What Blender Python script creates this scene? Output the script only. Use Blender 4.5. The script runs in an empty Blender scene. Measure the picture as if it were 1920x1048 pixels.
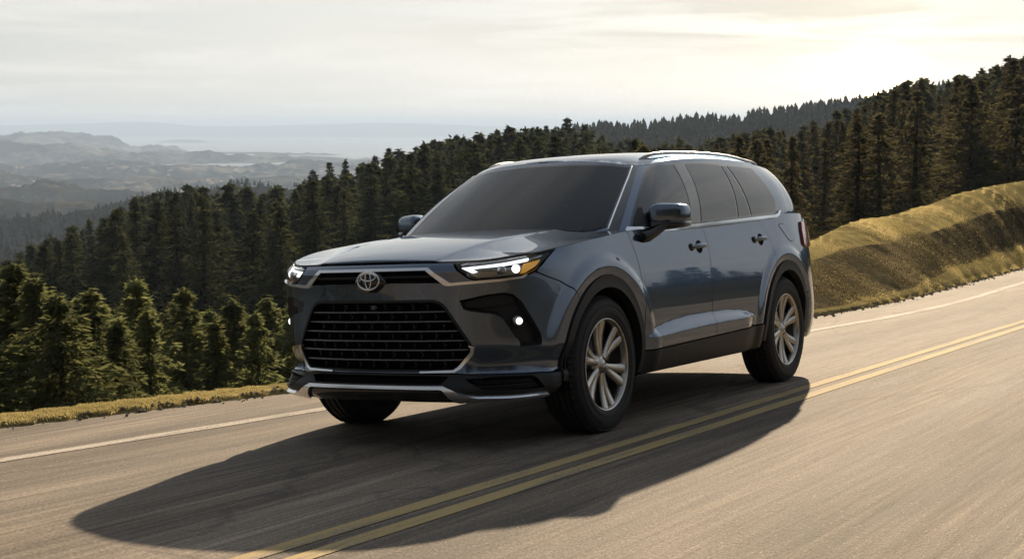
import bpy, math, random, mathutils
import numpy as np
scene=bpy.context.scene
# ------------------------------------------------------------------ camera, sky, sun, exposure
# "road frame": x along the lane (car heading), y to the car's left, z = road normal. The road is tilted in the world.
UP=np.array([.04986,.07110,.99622]);UP/=np.linalg.norm(UP)
_x=np.array([1.,0,0]);_x=_x-UP*(_x@UP);_x/=np.linalg.norm(_x);_y=np.cross(UP,_x)
RW=np.stack([_x,_y,UP])                      # road frame -> world
def W(p): return np.asarray(p,float)@RW.T
CAM_C=np.array([8.87081,4.80839,1.12002])
CAM_R=np.array([[-.517808,.854777,-.035086],[.040082,-.016728,-.999056],[-.854557,-.518726,-.025599]])   # right, down, forward
cam_d=bpy.data.cameras.new('camera');cam=bpy.data.objects.new('camera',cam_d);scene.collection.objects.link(cam)
cam_d.sensor_fit='HORIZONTAL';cam_d.sensor_width=36.;cam_d.lens=36.*2690./1920.;cam_d.clip_start=.1;cam_d.clip_end=90000.
_r,_d,_f=[W(v) for v in CAM_R];_c=W(CAM_C)
cam.matrix_world=mathutils.Matrix(((_r[0],-_d[0],-_f[0],_c[0]),(_r[1],-_d[1],-_f[1],_c[1]),(_r[2],-_d[2],-_f[2],_c[2]),(0,0,0,1)))
scene.camera=cam
# sun direction (toward the sun), road frame: behind the car, from its right
SUN_EL,SUN_AZ=math.radians(22.0),math.atan2(-.30,-.954)
sd=np.array([math.cos(SUN_EL)*math.cos(SUN_AZ),math.cos(SUN_EL)*math.sin(SUN_AZ),math.sin(SUN_EL)]);SUN=W(sd)
sun_d=bpy.data.lights.new('sun','SUN');sun_d.energy=5.0;sun_d.angle=math.radians(.6);sun_d.color=(1.,.80,.56)
sun=bpy.data.objects.new('sun',sun_d);scene.collection.objects.link(sun)
sun.rotation_mode='QUATERNION';sun.rotation_quaternion=mathutils.Vector(SUN).to_track_quat('Z','Y')
# direction of the bright break in the sky over the ridge, seen from the camera
_g=np.array([(1640-960)/2690.,(163-524)/2690.,1.])@CAM_R;pray_glow=W(_g)/np.linalg.norm(_g)
world=bpy.data.worlds.new('World');scene.world=world;world.use_nodes=True
nt=world.node_tree;bg=nt.nodes['Background'];STR=.1;bg.inputs['Strength'].default_value=STR
EXPO=1.3;K=1./(STR*2**EXPO)          # colours below are display-linear, scaled back by exposure and strength
sky=nt.nodes.new('ShaderNodeTexSky');sky.sky_type='NISHITA';sky.sun_disc=False
sky.sun_elevation=math.asin(SUN[2]);sky.sun_rotation=math.atan2(SUN[0],SUN[1])
sky.air_density=1.0;sky.dust_density=1.0;sky.ozone_density=1.
def wn(t,**k):
    n=nt.nodes.new(t)
    for a,b in k.items(): setattr(n,a,b)
    return n
def wl(a,b): nt.links.new(a,b)
def wmath(op,a,b=None,c=None):
    n=wn('ShaderNodeMath',operation=op)
    for s,v in zip(n.inputs,(a,b,c)):
        if v is None: continue
        if isinstance(v,(int,float)): s.default_value=v
        else: wl(v,s)
    return n.outputs[0]
def wmix(fac,a,b,mode='MIX'):
    n=wn('ShaderNodeMix');n.data_type='RGBA';n.blend_type=mode
    for s,v in ((n.inputs[0],fac),(n.inputs[6],a),(n.inputs[7],b)):
        if isinstance(v,(int,float)): s.default_value=v
        elif isinstance(v,tuple): s.default_value=(*v,1)
        else: wl(v,s)
    return n.outputs[2]
def wramp(f,stops):
    r=wn('ShaderNodeValToRGB');e=r.color_ramp.elements
    while len(e)<len(stops): e.new(.5)
    for q,(p,c) in zip(e,stops): q.position=p;q.color=(*c,1)
    wl(f,r.inputs[0]);return r.outputs[0]
tc=wn('ShaderNodeTexCoord');D_=tc.outputs['Generated'];sep=wn('ShaderNodeSeparateXYZ');wl(D_,sep.inputs[0])
zz0=wmath('MAXIMUM',sep.outputs[2],0.)
# clear sky (tamed) under a thin veil of high cloud
hs=wn('ShaderNodeHueSaturation');hs.inputs['Saturation'].default_value=.75;hs.inputs['Value'].default_value=.45;wl(sky.outputs[0],hs.inputs['Color'])
# cloud coordinates on a flat layer
den=wmath('ADD',zz0,.045);cx=wmath('DIVIDE',sep.outputs[0],den);cy=wmath('DIVIDE',sep.outputs[1],den)
cv=wn('ShaderNodeCombineXYZ');wl(cx,cv.inputs[0]);wl(cy,cv.inputs[1])
def wnoise(vec,scale,det,ro,loc=(0,0,0),sc=(1,1,1),dist=0.):
    mp=wn('ShaderNodeMapping');mp.inputs['Scale'].default_value=sc;mp.inputs['Location'].default_value=loc;wl(vec,mp.inputs[0])
    n=wn('ShaderNodeTexNoise');n.inputs['Scale'].default_value=scale;n.inputs['Detail'].default_value=det;n.inputs['Roughness'].default_value=ro;n.inputs['Distortion'].default_value=dist;wl(mp.outputs[0],n.inputs['Vector']);return n.outputs[0]
n1=wnoise(cv.outputs[0],.55,8,.58,(3.1,1.7,0),dist=.6);n2=wnoise(cv.outputs[0],.16,4,.5,(9.,2.,0))
# angle to the low sun glow on the ridge
SG=np.array(pray_glow);
vd=wn('ShaderNodeVectorMath',operation='DOT_PRODUCT');wl(D_,vd.inputs[0]);vd.inputs[1].default_value=tuple(SG)
dt=wmath('MAXIMUM',vd.outputs['Value'],0.)
g1=wmath('POWER',dt,60.);g2=wmath('POWER',dt,380.);g4=wmath('POWER',dt,9000.);g3=wmath('POWER',dt,1.6)
veil=wramp(zz0,[(0,(.50*K*.1,.51*K*.1,.51*K*.1)),(.10,(.47*K*.1,.495*K*.1,.52*K*.1)),(.30,(.46*K*.1,.50*K*.1,.56*K*.1)),(1.,(.44*K*.1,.52*K*.1,.64*K*.1))])
vs=wn('ShaderNodeVectorMath',operation='SCALE');wl(veil,vs.inputs[0]);vs.inputs['Scale'].default_value=10.
fac_=wmath('MULTIPLY_ADD',wmath('POWER',wmath('MULTIPLY_ADD',vd.outputs['Value'],.5,.5),1.6),.62,.38)
vs2=wn('ShaderNodeVectorMath',operation='SCALE');wl(vs.outputs[0],vs2.inputs[0]);wl(fac_,vs2.inputs['Scale'])
base=wmix(.92,hs.outputs[0],vs2.outputs[0])
def wcol(r,g,b): return (r*K,g*K,b*K)
cl_=wn('ShaderNodeVectorMath',operation='SCALE');cl_.inputs[0].default_value=wcol(1.0,.97,.90);wl(fac_,cl_.inputs['Scale'])
lit=wmix(wmath('MULTIPLY',wramp(n1,[(.44,(0,0,0)),(.64,(1,1,1))]),wmath('MULTIPLY_ADD',wramp(zz0,[(.10,(0,0,0)),(.45,(1,1,1))]),.38,.32)),base,cl_.outputs[0])
def addscaled(c,f,col):
    n=wn('ShaderNodeVectorMath',operation='SCALE');n.inputs[0].default_value=wcol(*col);wl(f,n.inputs['Scale']);a=wn('ShaderNodeVectorMath',operation='ADD');wl(c,a.inputs[0]);wl(n.outputs[0],a.inputs[1]);return a.outputs[0]
glow=addscaled(addscaled(addscaled(lit,g3,(.33,.315,.27)),g1,(.10,.085,.055)),g2,(.55,.40,.18))
# darker cloud bodies near the sun, higher up
cm=wmath('MULTIPLY',wramp(n2,[(.38,(0,0,0)),(.50,(1,1,1))]),wramp(n1,[(.42,(0,0,0)),(.56,(1,1,1))]))
cm=wmath('MULTIPLY',cm,wramp(zz0,[(.03,(0,0,0)),(.065,(1,1,1))]));cm=wmath('MULTIPLY',cm,wmath('MULTIPLY',wmath('POWER',dt,14.),.62))
fin=wmix(cm,glow,wcol(.66,.60,.49))
fin=addscaled(fin,g4,(14.,11.,6.))
wl(fin,bg.inputs['Color'])
scene.view_settings.view_transform='Standard';scene.view_settings.look='None';scene.view_settings.exposure=EXPO;scene.view_settings.gamma=1.0
scene.view_settings.use_curve_mapping=False
cy_=scene.cycles;cy_.use_denoising=True;cy_.max_bounces=8;cy_.diffuse_bounces=2;cy_.glossy_bounces=4;cy_.transmission_bounces=4;cy_.volume_bounces=0;cy_.use_adaptive_sampling=True;cy_.adaptive_threshold=.02;cy_.transparent_max_bounces=12
import numpy as np
# ---- car surface maps (car frame: x forward, y left, z up, road at z=0) ----
def sm(a,b,x):
    t=np.clip((x-a)/(b-a),0,1);return t*t*(3-2*t)
def hspl(xs,ys):
    """monotone-ish cubic (Catmull-Rom, nonuniform) interpolator"""
    xs=np.array(xs,float);ys=np.array(ys,float)
    n=len(xs);d=np.diff(ys)/np.diff(xs);m=np.zeros(n)
    h=np.diff(xs)
    m[1:-1]=(d[:-1]*h[1:]+d[1:]*h[:-1])/(h[1:]+h[:-1]);m[0]=d[0];m[-1]=d[-1]
    def f(x):
        x=np.asarray(x,float);xc=np.clip(x,xs[0],xs[-1])
        i=np.clip(np.searchsorted(xs,xc,side='right')-1,0,n-2)
        hh=xs[i+1]-xs[i];t=(xc-xs[i])/hh
        return ((2*t**3-3*t**2+1)*ys[i]+(t**3-2*t**2+t)*hh*m[i]+(-2*t**3+3*t**2)*ys[i+1]+(t**3-t**2)*hh*m[i+1])
    return f
def smooth_tab(v,k):
    ker=np.hanning(2*k+3)[1:-1];ker/=ker.sum()
    return np.convolve(np.pad(v,k,mode='reflect',reflect_type='odd'),ker,'valid')
class Outline:
    """half outline, front centre -> rear centre, arc-length param"""
    def __init__(self,pts,n=4000,k=60):
        p=np.array(pts,float);c=np.concatenate([[0],np.cumsum(np.linalg.norm(np.diff(p[:,:2],axis=0),axis=1))])
        # mirror ends for clean symmetry
        q=np.vstack([p[2:0:-1]*np.array([1,-1]+[1]*(p.shape[1]-2)),p,p[-2:-4:-1]*np.array([1,-1]+[1]*(p.shape[1]-2))])
        cq=np.concatenate([[0],np.cumsum(np.linalg.norm(np.diff(q[:,:2],axis=0),axis=1))]);cq-=cq[2]
        L=c[-1];t=np.linspace(-0.2,L+0.2,n)
        d=np.stack([hspl(cq,q[:,i])(t) for i in range(p.shape[1])],1)
        d=np.stack([smooth_tab(d[:,i],k) for i in range(p.shape[1])],1)
        seg=np.concatenate([[0],np.cumsum(np.linalg.norm(np.diff(d[:,:2],axis=0),axis=1))])
        i0=np.argmin(abs(t));seg-=seg[i0]
        self.s=seg;self.d=d
        i1=np.argmin(abs(t-L));self.L=seg[i1]
        g=np.gradient(d[:,:2],seg,axis=0);g/=np.linalg.norm(g,axis=1)[:,None]
        self.nx=g[:,1];self.ny=-g[:,0]   # outward normal
        self.i0,self.i1=i0,i1
    def at(self,s):
        return [np.interp(s,self.s,self.d[:,i]) for i in range(self.d.shape[1])]
    def nor(self,s):
        return np.interp(s,self.s,self.nx),np.interp(s,self.s,self.ny)
    def s_of_x(self,x):
        a=slice(self.i0,self.i1);return np.interp(-np.asarray(x,float),-self.d[a,0],self.s[a])
    def s_of_y(self,y): # front part
        j=np.argmax(self.d[self.i0:self.i1,1]);a=slice(self.i0,self.i0+j)
        return np.interp(y,self.d[a,1],self.s[a])
OUT=Outline([(2.462,0),(2.457,.2),(2.432,.4),(2.378,.58),(2.312,.70),(2.222,.81),(2.08,.895),(1.9,.942),(1.70,.963),(1.4745,.972),(1.2,.970),(.6,.967),(0,.967),(-.6,.967),(-1.2,.970),(-1.4745,.972),(-1.8,.962),(-2.1,.93),(-2.32,.87),(-2.48,.77),(-2.58,.6),(-2.63,.35),(-2.645,0)])
FX,RX,WZ=1.4745,-1.4745,.394
_pside=hspl([.20,.26,.30,.40,.55,.72,.80,.90,1.0,1.1,1.17,1.25,1.32],[.095,.08,.058,.026,.0065,.003,.0045,.0105,.021,.036,.049,.067,.085])
_pfront=hspl([.18,.24,.27,.30,.35,.385,.42,.6,.85,.95,.985,1.005,1.03,1.05,1.08,1.2],[.16,.10,.035,-.018,-.030,-.012,.0,.002,.0,-.004,-.004,.004,.03,.06,.11,.3])
_prear=hspl([.20,.30,.45,.60,.75,.9,1.05,1.2,1.35],[.10,.03,.0,.0,.02,.05,.06,.07,.09])
def shelf_z(x):
    u=np.clip((.93-x)/1.63,0,1)           # 0 front tip ..1 rear tip
    zl=.512+.036*u
    arch=np.clip(np.sin(np.pi*np.clip(u,0,1)**.8),0,1)**.55
    return zl,zl+.012+.078*arch
def lower(s,z):
    s=np.asarray(s,float);z=np.asarray(z,float);sg=np.where(s<0,-1.,1.);s=abs(s)
    x0,y0=OUT.at(s);nx,ny=OUT.nor(s)
    wf=1-sm(.72,1.35,s);wr=sm(OUT.L-1.25,OUT.L-.7,s)
    d=_pfront(z)*wf+_prear(z)*wr+_pside(z)*(1-wf)*(1-wr)
    # arch blisters
    for cx in (FX,RX):
        r=np.hypot(x0-cx,z-WZ-.005)
        m=sm(.30,.42,z)
        b=.024*(1-sm(.560,.66,r))-.022*(1-sm(.46,.62,r))
        d=d-b*(1-.75*wf)
    # lower cheek tuck
    d=d+.028*sm(.575,.45,z)*sm(.385,.42,z)*sm(.56,.66,s)*(1-sm(1.25,1.5,s))
    # door shelf
    zl,zu=shelf_z(x0);m=sm(1.0,.82,x0)*sm(-.86,-.55,x0)
    k=1-sm(0,1,(z-zl+.004)/(zu-zl+.004))
    d=d-.040*m*k
    return np.stack([x0-nx*d,sg*(y0-ny*d),z+0*s],-1)
# crest line (top of lower body) as function of s
_crest=hspl([-3,-2.7,-2.2,-1.8,-1.3,-.6,.075,.7,1.14,1.45,1.75,1.95,2.1],[1.27,1.27,1.27,1.272,1.262,1.233,1.205,1.18,1.163,1.135,1.105,1.080,1.060])
def crest(s):
    s=abs(np.asarray(s,float))
    x0,y0=OUT.at(s)
    w=sm(.62,1.02,s);return _crest(x0)*w+1.03*(1-w)
# ---- greenhouse ----
GH_B=Outline([(1.235,0,1.175),(1.215,.25,1.178),(1.15,.48,1.182),(1.045,.70,1.185),(.97,.815,1.185),(.85,.876,1.186),(.6,.902,1.19),(.075,.908,1.205),(-.6,.908,1.233),(-1.3,.900,1.262),(-1.8,.872,1.272),(-2.1,.82,1.272),(-2.3,.71,1.272),(-2.42,.5,1.272),(-2.47,.25,1.272),(-2.48,0,1.272)],k=40)
GH_T=Outline([(.50,0,1.648),(.49,.25,1.640),(.45,.46,1.622),(.385,.60,1.600),(.30,.665,1.600),(.18,.698,1.617),(0,.712,1.635),(-.3,.722,1.655),(-.8,.722,1.668),(-1.3,.712,1.660),(-1.7,.69,1.640),(-1.95,.645,1.625),(-2.08,.56,1.625),(-2.15,.42,1.635),(-2.18,.2,1.648),(-2.19,0,1.65)],k=40)
# correspondence between B and T arc lengths by key points (centre, A corner, side stations, rear corner)
def _pos(o,x,y):
    k=slice(o.i0,o.i1);return o.s[k][np.argmin(np.hypot(o.d[k,0]-x,o.d[k,1]-y))]
_kb=[0,_pos(GH_B,1.045,.70),_pos(GH_B,.93,.845),_pos(GH_B,.5,.893),_pos(GH_B,-.6,.897),_pos(GH_B,-1.6,.875),_pos(GH_B,-2.2,.76),_pos(GH_B,-2.42,.5),GH_B.L]
_kt=[0,_pos(GH_T,.385,.60),_pos(GH_T,.30,.665),_pos(GH_T,.08,.705),_pos(GH_T,-.75,.722),_pos(GH_T,-1.55,.70),_pos(GH_T,-2.02,.60),_pos(GH_T,-2.15,.42),GH_T.L]
_b2t=hspl(_kb,_kt)
def green(s,v):
    s=np.asarray(s,float);v=np.asarray(v,float);sg=np.where(s<0,-1.,1.);s=abs(s)
    b=np.stack(GH_B.at(s),-1);t=np.stack(GH_T.at(_b2t(s)),-1)
    p=b+(t-b)*v[...,None]
    nx,ny=GH_B.nor(s)
    side=sm(.55,1.1,s)*(1-sm(GH_B.L-1.2,GH_B.L-.5,s))
    bul=(.012+.030*side)*4*v*(1-v)
    p[...,0]+=nx*bul;p[...,1]+=ny*bul;p[...,2]+=bul*.25
    p[...,1]*=sg
    return p
# ---- roof ----
_rc=hspl([-2.25,-2.1,-1.8,-1.3,-.8,-.3,.1,.35,.52],[1.640,1.664,1.695,1.722,1.733,1.727,1.705,1.680,1.648])
def _edge_of(o):
    k=slice(o.i0,o.i1);j=np.argmax(o.d[k,1])
    return k
def roof(x,y):
    x=np.asarray(x,float);y=np.asarray(y,float)
    k=slice(GH_T.i0,GH_T.i1);X=-GH_T.d[k,0]
    ye=np.interp(-x,X,GH_T.d[k,1]);ze=np.interp(-x,X,GH_T.d[k,2])
    ye=np.maximum(ye,.02);u=np.clip(abs(y)/ye,0,1)
    zc=_rc(x)
    z=zc-(zc-ze)*(.35*u**2+.65*u**5)
    return np.stack([x,y,z],-1)
# ---- hood ----
_hc=hspl([1.0,1.2,1.5,1.8,2.05,2.2,2.3,2.38,2.43,2.462],[1.216,1.206,1.186,1.160,1.128,1.102,1.082,1.062,1.046,1.030])
_hk=hspl([1.0,1.2,1.5,1.8,2.1,2.3,2.46],[.56,.54,.50,.465,.44,.425,.41])
def hood_edge(x):
    s=OUT.s_of_x(x);p=lower(s,crest(s));return p[...,1],p[...,2]
def hood(x,y):
    x=np.asarray(x,float);y=np.asarray(y,float);a=abs(y)
    ss=np.linspace(0,2.6,700);pc=lower(ss,crest(ss))
    X=-pc[:,0];o=np.argsort(X)
    ye=np.interp(-x,X[o],pc[o,1]);ze=np.interp(-x,X[o],pc[o,2])
    # front drop follows the plan outline
    xo=np.interp(a,OUT.d[OUT.i0:OUT.i0+900,1],OUT.d[OUT.i0:OUT.i0+900,0])
    xi=x+(2.462-xo)*sm(1.6,2.3,x)
    zc=_hc(xi);yk=_hk(x)
    u=np.clip(a/np.maximum(yk,.01),0,1)
    plate=zc-.012*u**2
    t_=np.clip((a-yk+.02)/np.maximum(ye-yk+.02,.05),0,1);w=1-(1-t_)**2;w=w*sm(0,.10,t_)
    zk=plate
    lo=np.minimum(ze,zk-.0)
    z=zk+(ze-zk)*np.clip(w,0,1)
    return np.stack([x,y,z],-1)
# ------------------------------------------------------------------ helpers
from mathutils.geometry import delaunay_2d_cdt
COL=scene.collection
def link(o): COL.objects.link(o); return o
def mesh_obj(name,V,F,mat,parent=None,N=None,smooth=True):
    me=bpy.data.meshes.new(name)
    me.from_pydata([tuple(map(float,v)) for v in V],[],[tuple(map(int,f)) for f in F])
    if smooth: me.polygons.foreach_set('use_smooth',[True]*len(me.polygons))
    me.update()
    if N is not None: me.normals_split_custom_set_from_vertices([tuple(map(float,n)) for n in N])
    if mat is not None: me.materials.append(mat)
    o=bpy.data.objects.new(name,me); link(o)
    if parent is not None: o.parent=parent
    return o
class MB:
    """collects faces for ONE mesh object"""
    def __init__(s): s.V=[];s.F=[];s.N=[]
    def add(s,V,F,N=None):
        b=len(s.V);s.V+= [tuple(v) for v in V];s.F+=[tuple(i+b for i in f) for f in F]
        s.N+= [tuple(n) for n in N] if N is not None else [(0,0,0)]*len(V)
    def box(s,c,h,R=None):
        c=np.array(c,float);V=[]
        for i in (-1,1):
            for j in (-1,1):
                for k in (-1,1):
                    v=np.array([i*h[0],j*h[1],k*h[2]])
                    V.append(c+(R@v if R is not None else v))
        s.add(V,[(0,1,3,2),(4,6,7,5),(0,4,5,1),(2,3,7,6),(0,2,6,4),(1,5,7,3)])
    def sweep(s,path,prof,up=(0,0,1),closed=False,cap=True):
        """sweep closed 2d profile (list of (a,b)) along path; a along side, b along up-ish"""
        path=np.array(path,float);n=len(path);V=[];m=len(prof)
        for i in range(n):
            if closed: t=path[(i+1)%n]-path[i-1]
            else: t=path[min(i+1,n-1)]-path[max(i-1,0)]
            t/=np.linalg.norm(t)+1e-12
            u=np.array(up[i] if np.ndim(up)==2 else up,float);sd=np.cross(t,u);sd/=np.linalg.norm(sd)+1e-12;u=np.cross(sd,t)
            pr=prof[i] if np.ndim(prof)==3 else prof
            for a,b in pr: V.append(path[i]+sd*a+u*b)
        m=len(prof[0]) if np.ndim(prof)==3 else len(prof)
        F=[]
        for i in range(n if closed else n-1):
            j=(i+1)%n
            for k in range(m):
                l=(k+1)%m;F.append((i*m+k,i*m+l,j*m+l,j*m+k))
        if cap and not closed: F.append(tuple(range(m-1,-1,-1)));F.append(tuple((n-1)*m+k for k in range(m)))
        s.add(V,F)
    def tube(s,path,r,k=10,closed=False,up=(0,0,1)):
        path=np.array(path,float)
        if np.ndim(r)==0: pr=[(r*math.cos(a),r*math.sin(a)) for a in np.linspace(0,2*math.pi,k,endpoint=False)]
        else: pr=np.array([[(q*math.cos(a),q*math.sin(a)) for a in np.linspace(0,2*math.pi,k,endpoint=False)] for q in r])
        s.sweep(path,pr,up,closed)
    def lathe(s,prof,n=64,axis='y',c=(0,0,0),closed=False):
        """prof list of (r,h); revolve about axis"""
        V=[];m=len(prof)
        for i in range(n):
            a=2*math.pi*i/n
            for r,h in prof:
                if axis=='y': v=(c[0]+r*math.cos(a),c[1]+h,c[2]+r*math.sin(a))
                else: v=(c[0]+r*math.cos(a),c[1]+r*math.sin(a),c[2]+h)
                V.append(v)
        F=[]
        for i in range(n):
            j=(i+1)%n
            for k in range(m if closed else m-1):
                l=(k+1)%m;F.append((i*m+k,i*m+l,j*m+l,j*m+k))
        s.add(V,F)
    def obj(s,name,mat,parent=None,smooth=True,custom=False):
        return mesh_obj(name,s.V,s.F,mat,parent,s.N if custom else None,smooth)
def bevel_mod(o,w=.004,seg=2,ang=35):
    m=o.modifiers.new('bevel','BEVEL');m.width=w;m.segments=seg;m.limit_method='ANGLE';m.angle_limit=math.radians(ang);m.harden_normals=False
    return o
def tag(o,label=None,cat=None,group=None,kind=None):
    if label: o['label']=label
    if cat: o['category']=cat
    if group: o['group']=group
    if kind: o['kind']=kind
    return o
def empty(name,loc=(0,0,0)):
    o=bpy.data.objects.new(name,None);o.location=loc;link(o);return o
# ---- panels on parametric surfaces -----------------------------------
def resample(poly,step):
    out=[];n=len(poly)
    for i in range(n):
        a=np.array(poly[i],float);b=np.array(poly[(i+1)%n],float)
        k=max(1,int(math.ceil(np.linalg.norm(b-a)/step)))
        for j in range(k): out.append(a+(b-a)*j/k)
    return np.array(out)
def inside(P,poly):
    x,y=P[:,0],P[:,1];c=np.zeros(len(P),bool);n=len(poly);j=n-1
    for i in range(n):
        xi,yi=poly[i];xj,yj=poly[j]
        if yi!=yj:
            c^=((yi>y)!=(yj>y))&(x<(xj-xi)*(y-yi)/(yj-yi)+xi)
        j=i
    return c
def fnormal(f,a,b,h=3e-3,hb=None):
    hb=h if hb is None else hb
    N=np.cross(f(a+h,b)-f(a-h,b),f(a,b+hb)-f(a,b-hb))
    return N/(np.linalg.norm(N,axis=-1,keepdims=True)+1e-12)
def area2(p): p=np.array(p);x,y=p[:,0],p[:,1];return .5*np.sum(x*np.roll(y,-1)-np.roll(x,-1)*y)
def panel(mb,f,poly,off=0.,depth=.012,step=.016,holes=(),asp=1.0,nh=3e-3,rnd=.002):
    """fill polygon (param space) with a fine mesh mapped by f; asp scales b for meshing"""
    if area2(poly)<0: poly=poly[::-1]
    sc=np.array([1.,asp])
    loops=[resample(np.array(poly)*sc,step)]+[resample(np.array(h if area2(h)<0 else h[::-1])*sc,step) for h in holes]
    B=np.vstack(loops);lo=B.min(0);hi=B.max(0)
    gx=np.arange(lo[0]+step*.5,hi[0],step);gy=np.arange(lo[1]+step*.5,hi[1],step)
    G=np.stack(np.meshgrid(gx,gy),-1).reshape(-1,2)
    m=inside(G,loops[0])
    for h in loops[1:]: m&=~inside(G,h)
    G=G[m]
    if len(G):
        keep=np.ones(len(G),bool)
        for i in range(0,len(G),2000):
            d=np.min(np.hypot(G[i:i+2000,None,0]-B[None,:,0],G[i:i+2000,None,1]-B[None,:,1]),1);keep[i:i+2000]=d>step*.45
        G=G[keep]
    A=np.vstack([B,G]) if len(G) else B
    ed=[];b=0
    for l in loops:
        n=len(l);ed+=[(b+i,b+(i+1)%n) for i in range(n)];b+=n
    vs,_,fs,ov,_,_=delaunay_2d_cdt([mathutils.Vector(p) for p in A],ed,[],2 if holes else 1,1e-7)
    Q=np.array([(v[0],v[1]) for v in vs])/sc
    # keep faces inside
    cen=np.array([np.mean([vs[i] for i in t],axis=0) for t in fs]);ok=inside(cen,loops[0])
    for h in loops[1:]: ok&=~inside(cen,h)
    F=[t if area2([vs[i] for i in t])>0 else t[::-1] for t,k in zip(fs,ok) if k]
    P=f(Q[:,0],Q[:,1]);N=fnormal(f,Q[:,0],Q[:,1],nh,nh/asp)
    P=P+N*off
    mb.add(P,F,N)
    # folded rim
    for l in loops:
        q=l/sc;p=f(q[:,0],q[:,1]);nn=fnormal(f,q[:,0],q[:,1],nh,nh/asp);p0=p+nn*off
        p1=p0-nn*depth;n=len(q);V=list(p0)+list(p1)
        mb.add(V,[(n+i,n+(i+1)%n,(i+1)%n,i) for i in range(n)])
def shrink(poly,d):
    """inset polygon by d (simple mitre)"""
    p=np.array(poly,float)
    if area2(p)<0: p=p[::-1]
    n=len(p);out=[]
    for i in range(n):
        a,b,c=p[i-1],p[i],p[(i+1)%n]
        e1=(b-a)/(np.linalg.norm(b-a)+1e-12);e2=(c-b)/(np.linalg.norm(c-b)+1e-12)
        n1=np.array([-e1[1],e1[0]]);n2=np.array([-e2[1],e2[0]])
        m=n1+n2;k=max(.4,1+n1@n2);out.append(b+m*d/k)
    return np.array(out)
def recess(mb_wall,mb_floor,f,poly,depth=.06,taper=.01,step=.02,off=0.):
    if area2(poly)<0: poly=poly[::-1]
    o=resample(poly,step);i_=shrink(o,taper)
    P=f(o[:,0],o[:,1])+fnormal(f,o[:,0],o[:,1])*off
    Q=f(i_[:,0],i_[:,1]);Q=Q-fnormal(f,i_[:,0],i_[:,1])*depth
    n=len(o)
    mb_wall.add(list(P)+list(Q),[(i,(i+1)%n,n+(i+1)%n,n+i) for i in range(n)])
    if mb_floor is not None: panel(mb_floor,f,i_,off=-depth,depth=.002,step=max(step,.03))
def strip_poly(line,w):
    """polyline -> polygon of width w (scalar or list)"""
    p=np.array(line,float);n=len(p);w=np.ones(n)*np.array(w)
    L=[];R=[]
    for i in range(n):
        t=p[min(i+1,n-1)]-p[max(i-1,0)];t/=np.linalg.norm(t);nn=np.array([-t[1],t[0]])
        L.append(p[i]+nn*w[i]/2);R.append(p[i]-nn*w[i]/2)
    return np.array(L+R[::-1])
def mir(poly): # mirrored half -> full closed polygon; poly goes from centre top out and back to centre bottom
    p=[tuple(q) for q in poly];r=[(-a,b) for a,b in p if abs(a)>1e-9]
    return np.array(p+r[::-1])
def flipV(mb):
    m=MB();m.V=[(x,-y,z) for x,y,z in mb.V];m.N=[(x,-y,z) for x,y,z in mb.N];m.F=[f[::-1] for f in mb.F];return m
# ------------------------------------------------------------------ materials
def mat(name,col=(.5,.5,.5),rough=.5,metal=0.,coat=0.,coat_r=.03,spec=.5,ior=1.5,emit=None,es=0.,alpha=1.,trans=0.):
    m=bpy.data.materials.new(name);m.use_nodes=True
    b=m.node_tree.nodes['Principled BSDF'];I=b.inputs
    I['Base Color'].default_value=(*col,1);I['Roughness'].default_value=rough;I['Metallic'].default_value=metal
    I['Coat Weight'].default_value=coat;I['Coat Roughness'].default_value=coat_r
    I['Specular IOR Level'].default_value=spec;I['IOR'].default_value=ior
    I['Transmission Weight'].default_value=trans;I['Alpha'].default_value=alpha
    if emit: I['Emission Color'].default_value=(*emit,1);I['Emission Strength'].default_value=es
    return m
def nd(m,t,**k):
    n=m.node_tree.nodes.new(t)
    for a,b in k.items(): setattr(n,a,b)
    return n
def lk(m,a,b): m.node_tree.links.new(a,b)
def ramp(m,fac,stops):
    r=nd(m,'ShaderNodeValToRGB');e=r.color_ramp.elements
    while len(e)<len(stops): e.new(.5)
    for q,(p,c) in zip(e,stops): q.position=p;q.color=(*c,1) if len(c)==3 else c
    lk(m,fac,r.inputs[0]);return r.outputs[0]
def noise(m,vec,scale,detail=4,rough=.55,dist=0.):
    n=nd(m,'ShaderNodeTexNoise');n.inputs['Scale'].default_value=scale;n.inputs['Detail'].default_value=detail;n.inputs['Roughness'].default_value=rough;n.inputs['Distortion'].default_value=dist
    if vec is not None: lk(m,vec,n.inputs['Vector'])
    return n.outputs[0]
def mapping(m,vec,scale=(1,1,1),loc=(0,0,0),rot=(0,0,0)):
    n=nd(m,'ShaderNodeMapping');n.inputs['Scale'].default_value=scale;n.inputs['Location'].default_value=loc;n.inputs['Rotation'].default_value=rot;lk(m,vec,n.inputs[0]);return n.outputs[0]
def mixc(m,fac,a,b,mode='MIX'):
    n=nd(m,'ShaderNodeMix');n.data_type='RGBA';n.blend_type=mode
    for s,v in ((n.inputs[0],fac),(n.inputs[6],a),(n.inputs[7],b)):
        if isinstance(v,(int,float)): s.default_value=v
        elif isinstance(v,tuple): s.default_value=(*v,1)
        else: lk(m,v,s)
    return n.outputs[2]
def bump(m,h,strength=.3,dist=.01):
    b=nd(m,'ShaderNodeBump');b.inputs['Strength'].default_value=strength;b.inputs['Distance'].default_value=dist;lk(m,h,b.inputs['Height'])
    lk(m,b.outputs[0],m.node_tree.nodes['Principled BSDF'].inputs['Normal']);return b
M={}
M['paint']=mat('storm_blue_paint',(.118,.142,.185),.22,.85,coat=1.0,coat_r=.02)
_m=M['paint'];_g=nd(_m,'ShaderNodeTexCoord')
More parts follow.
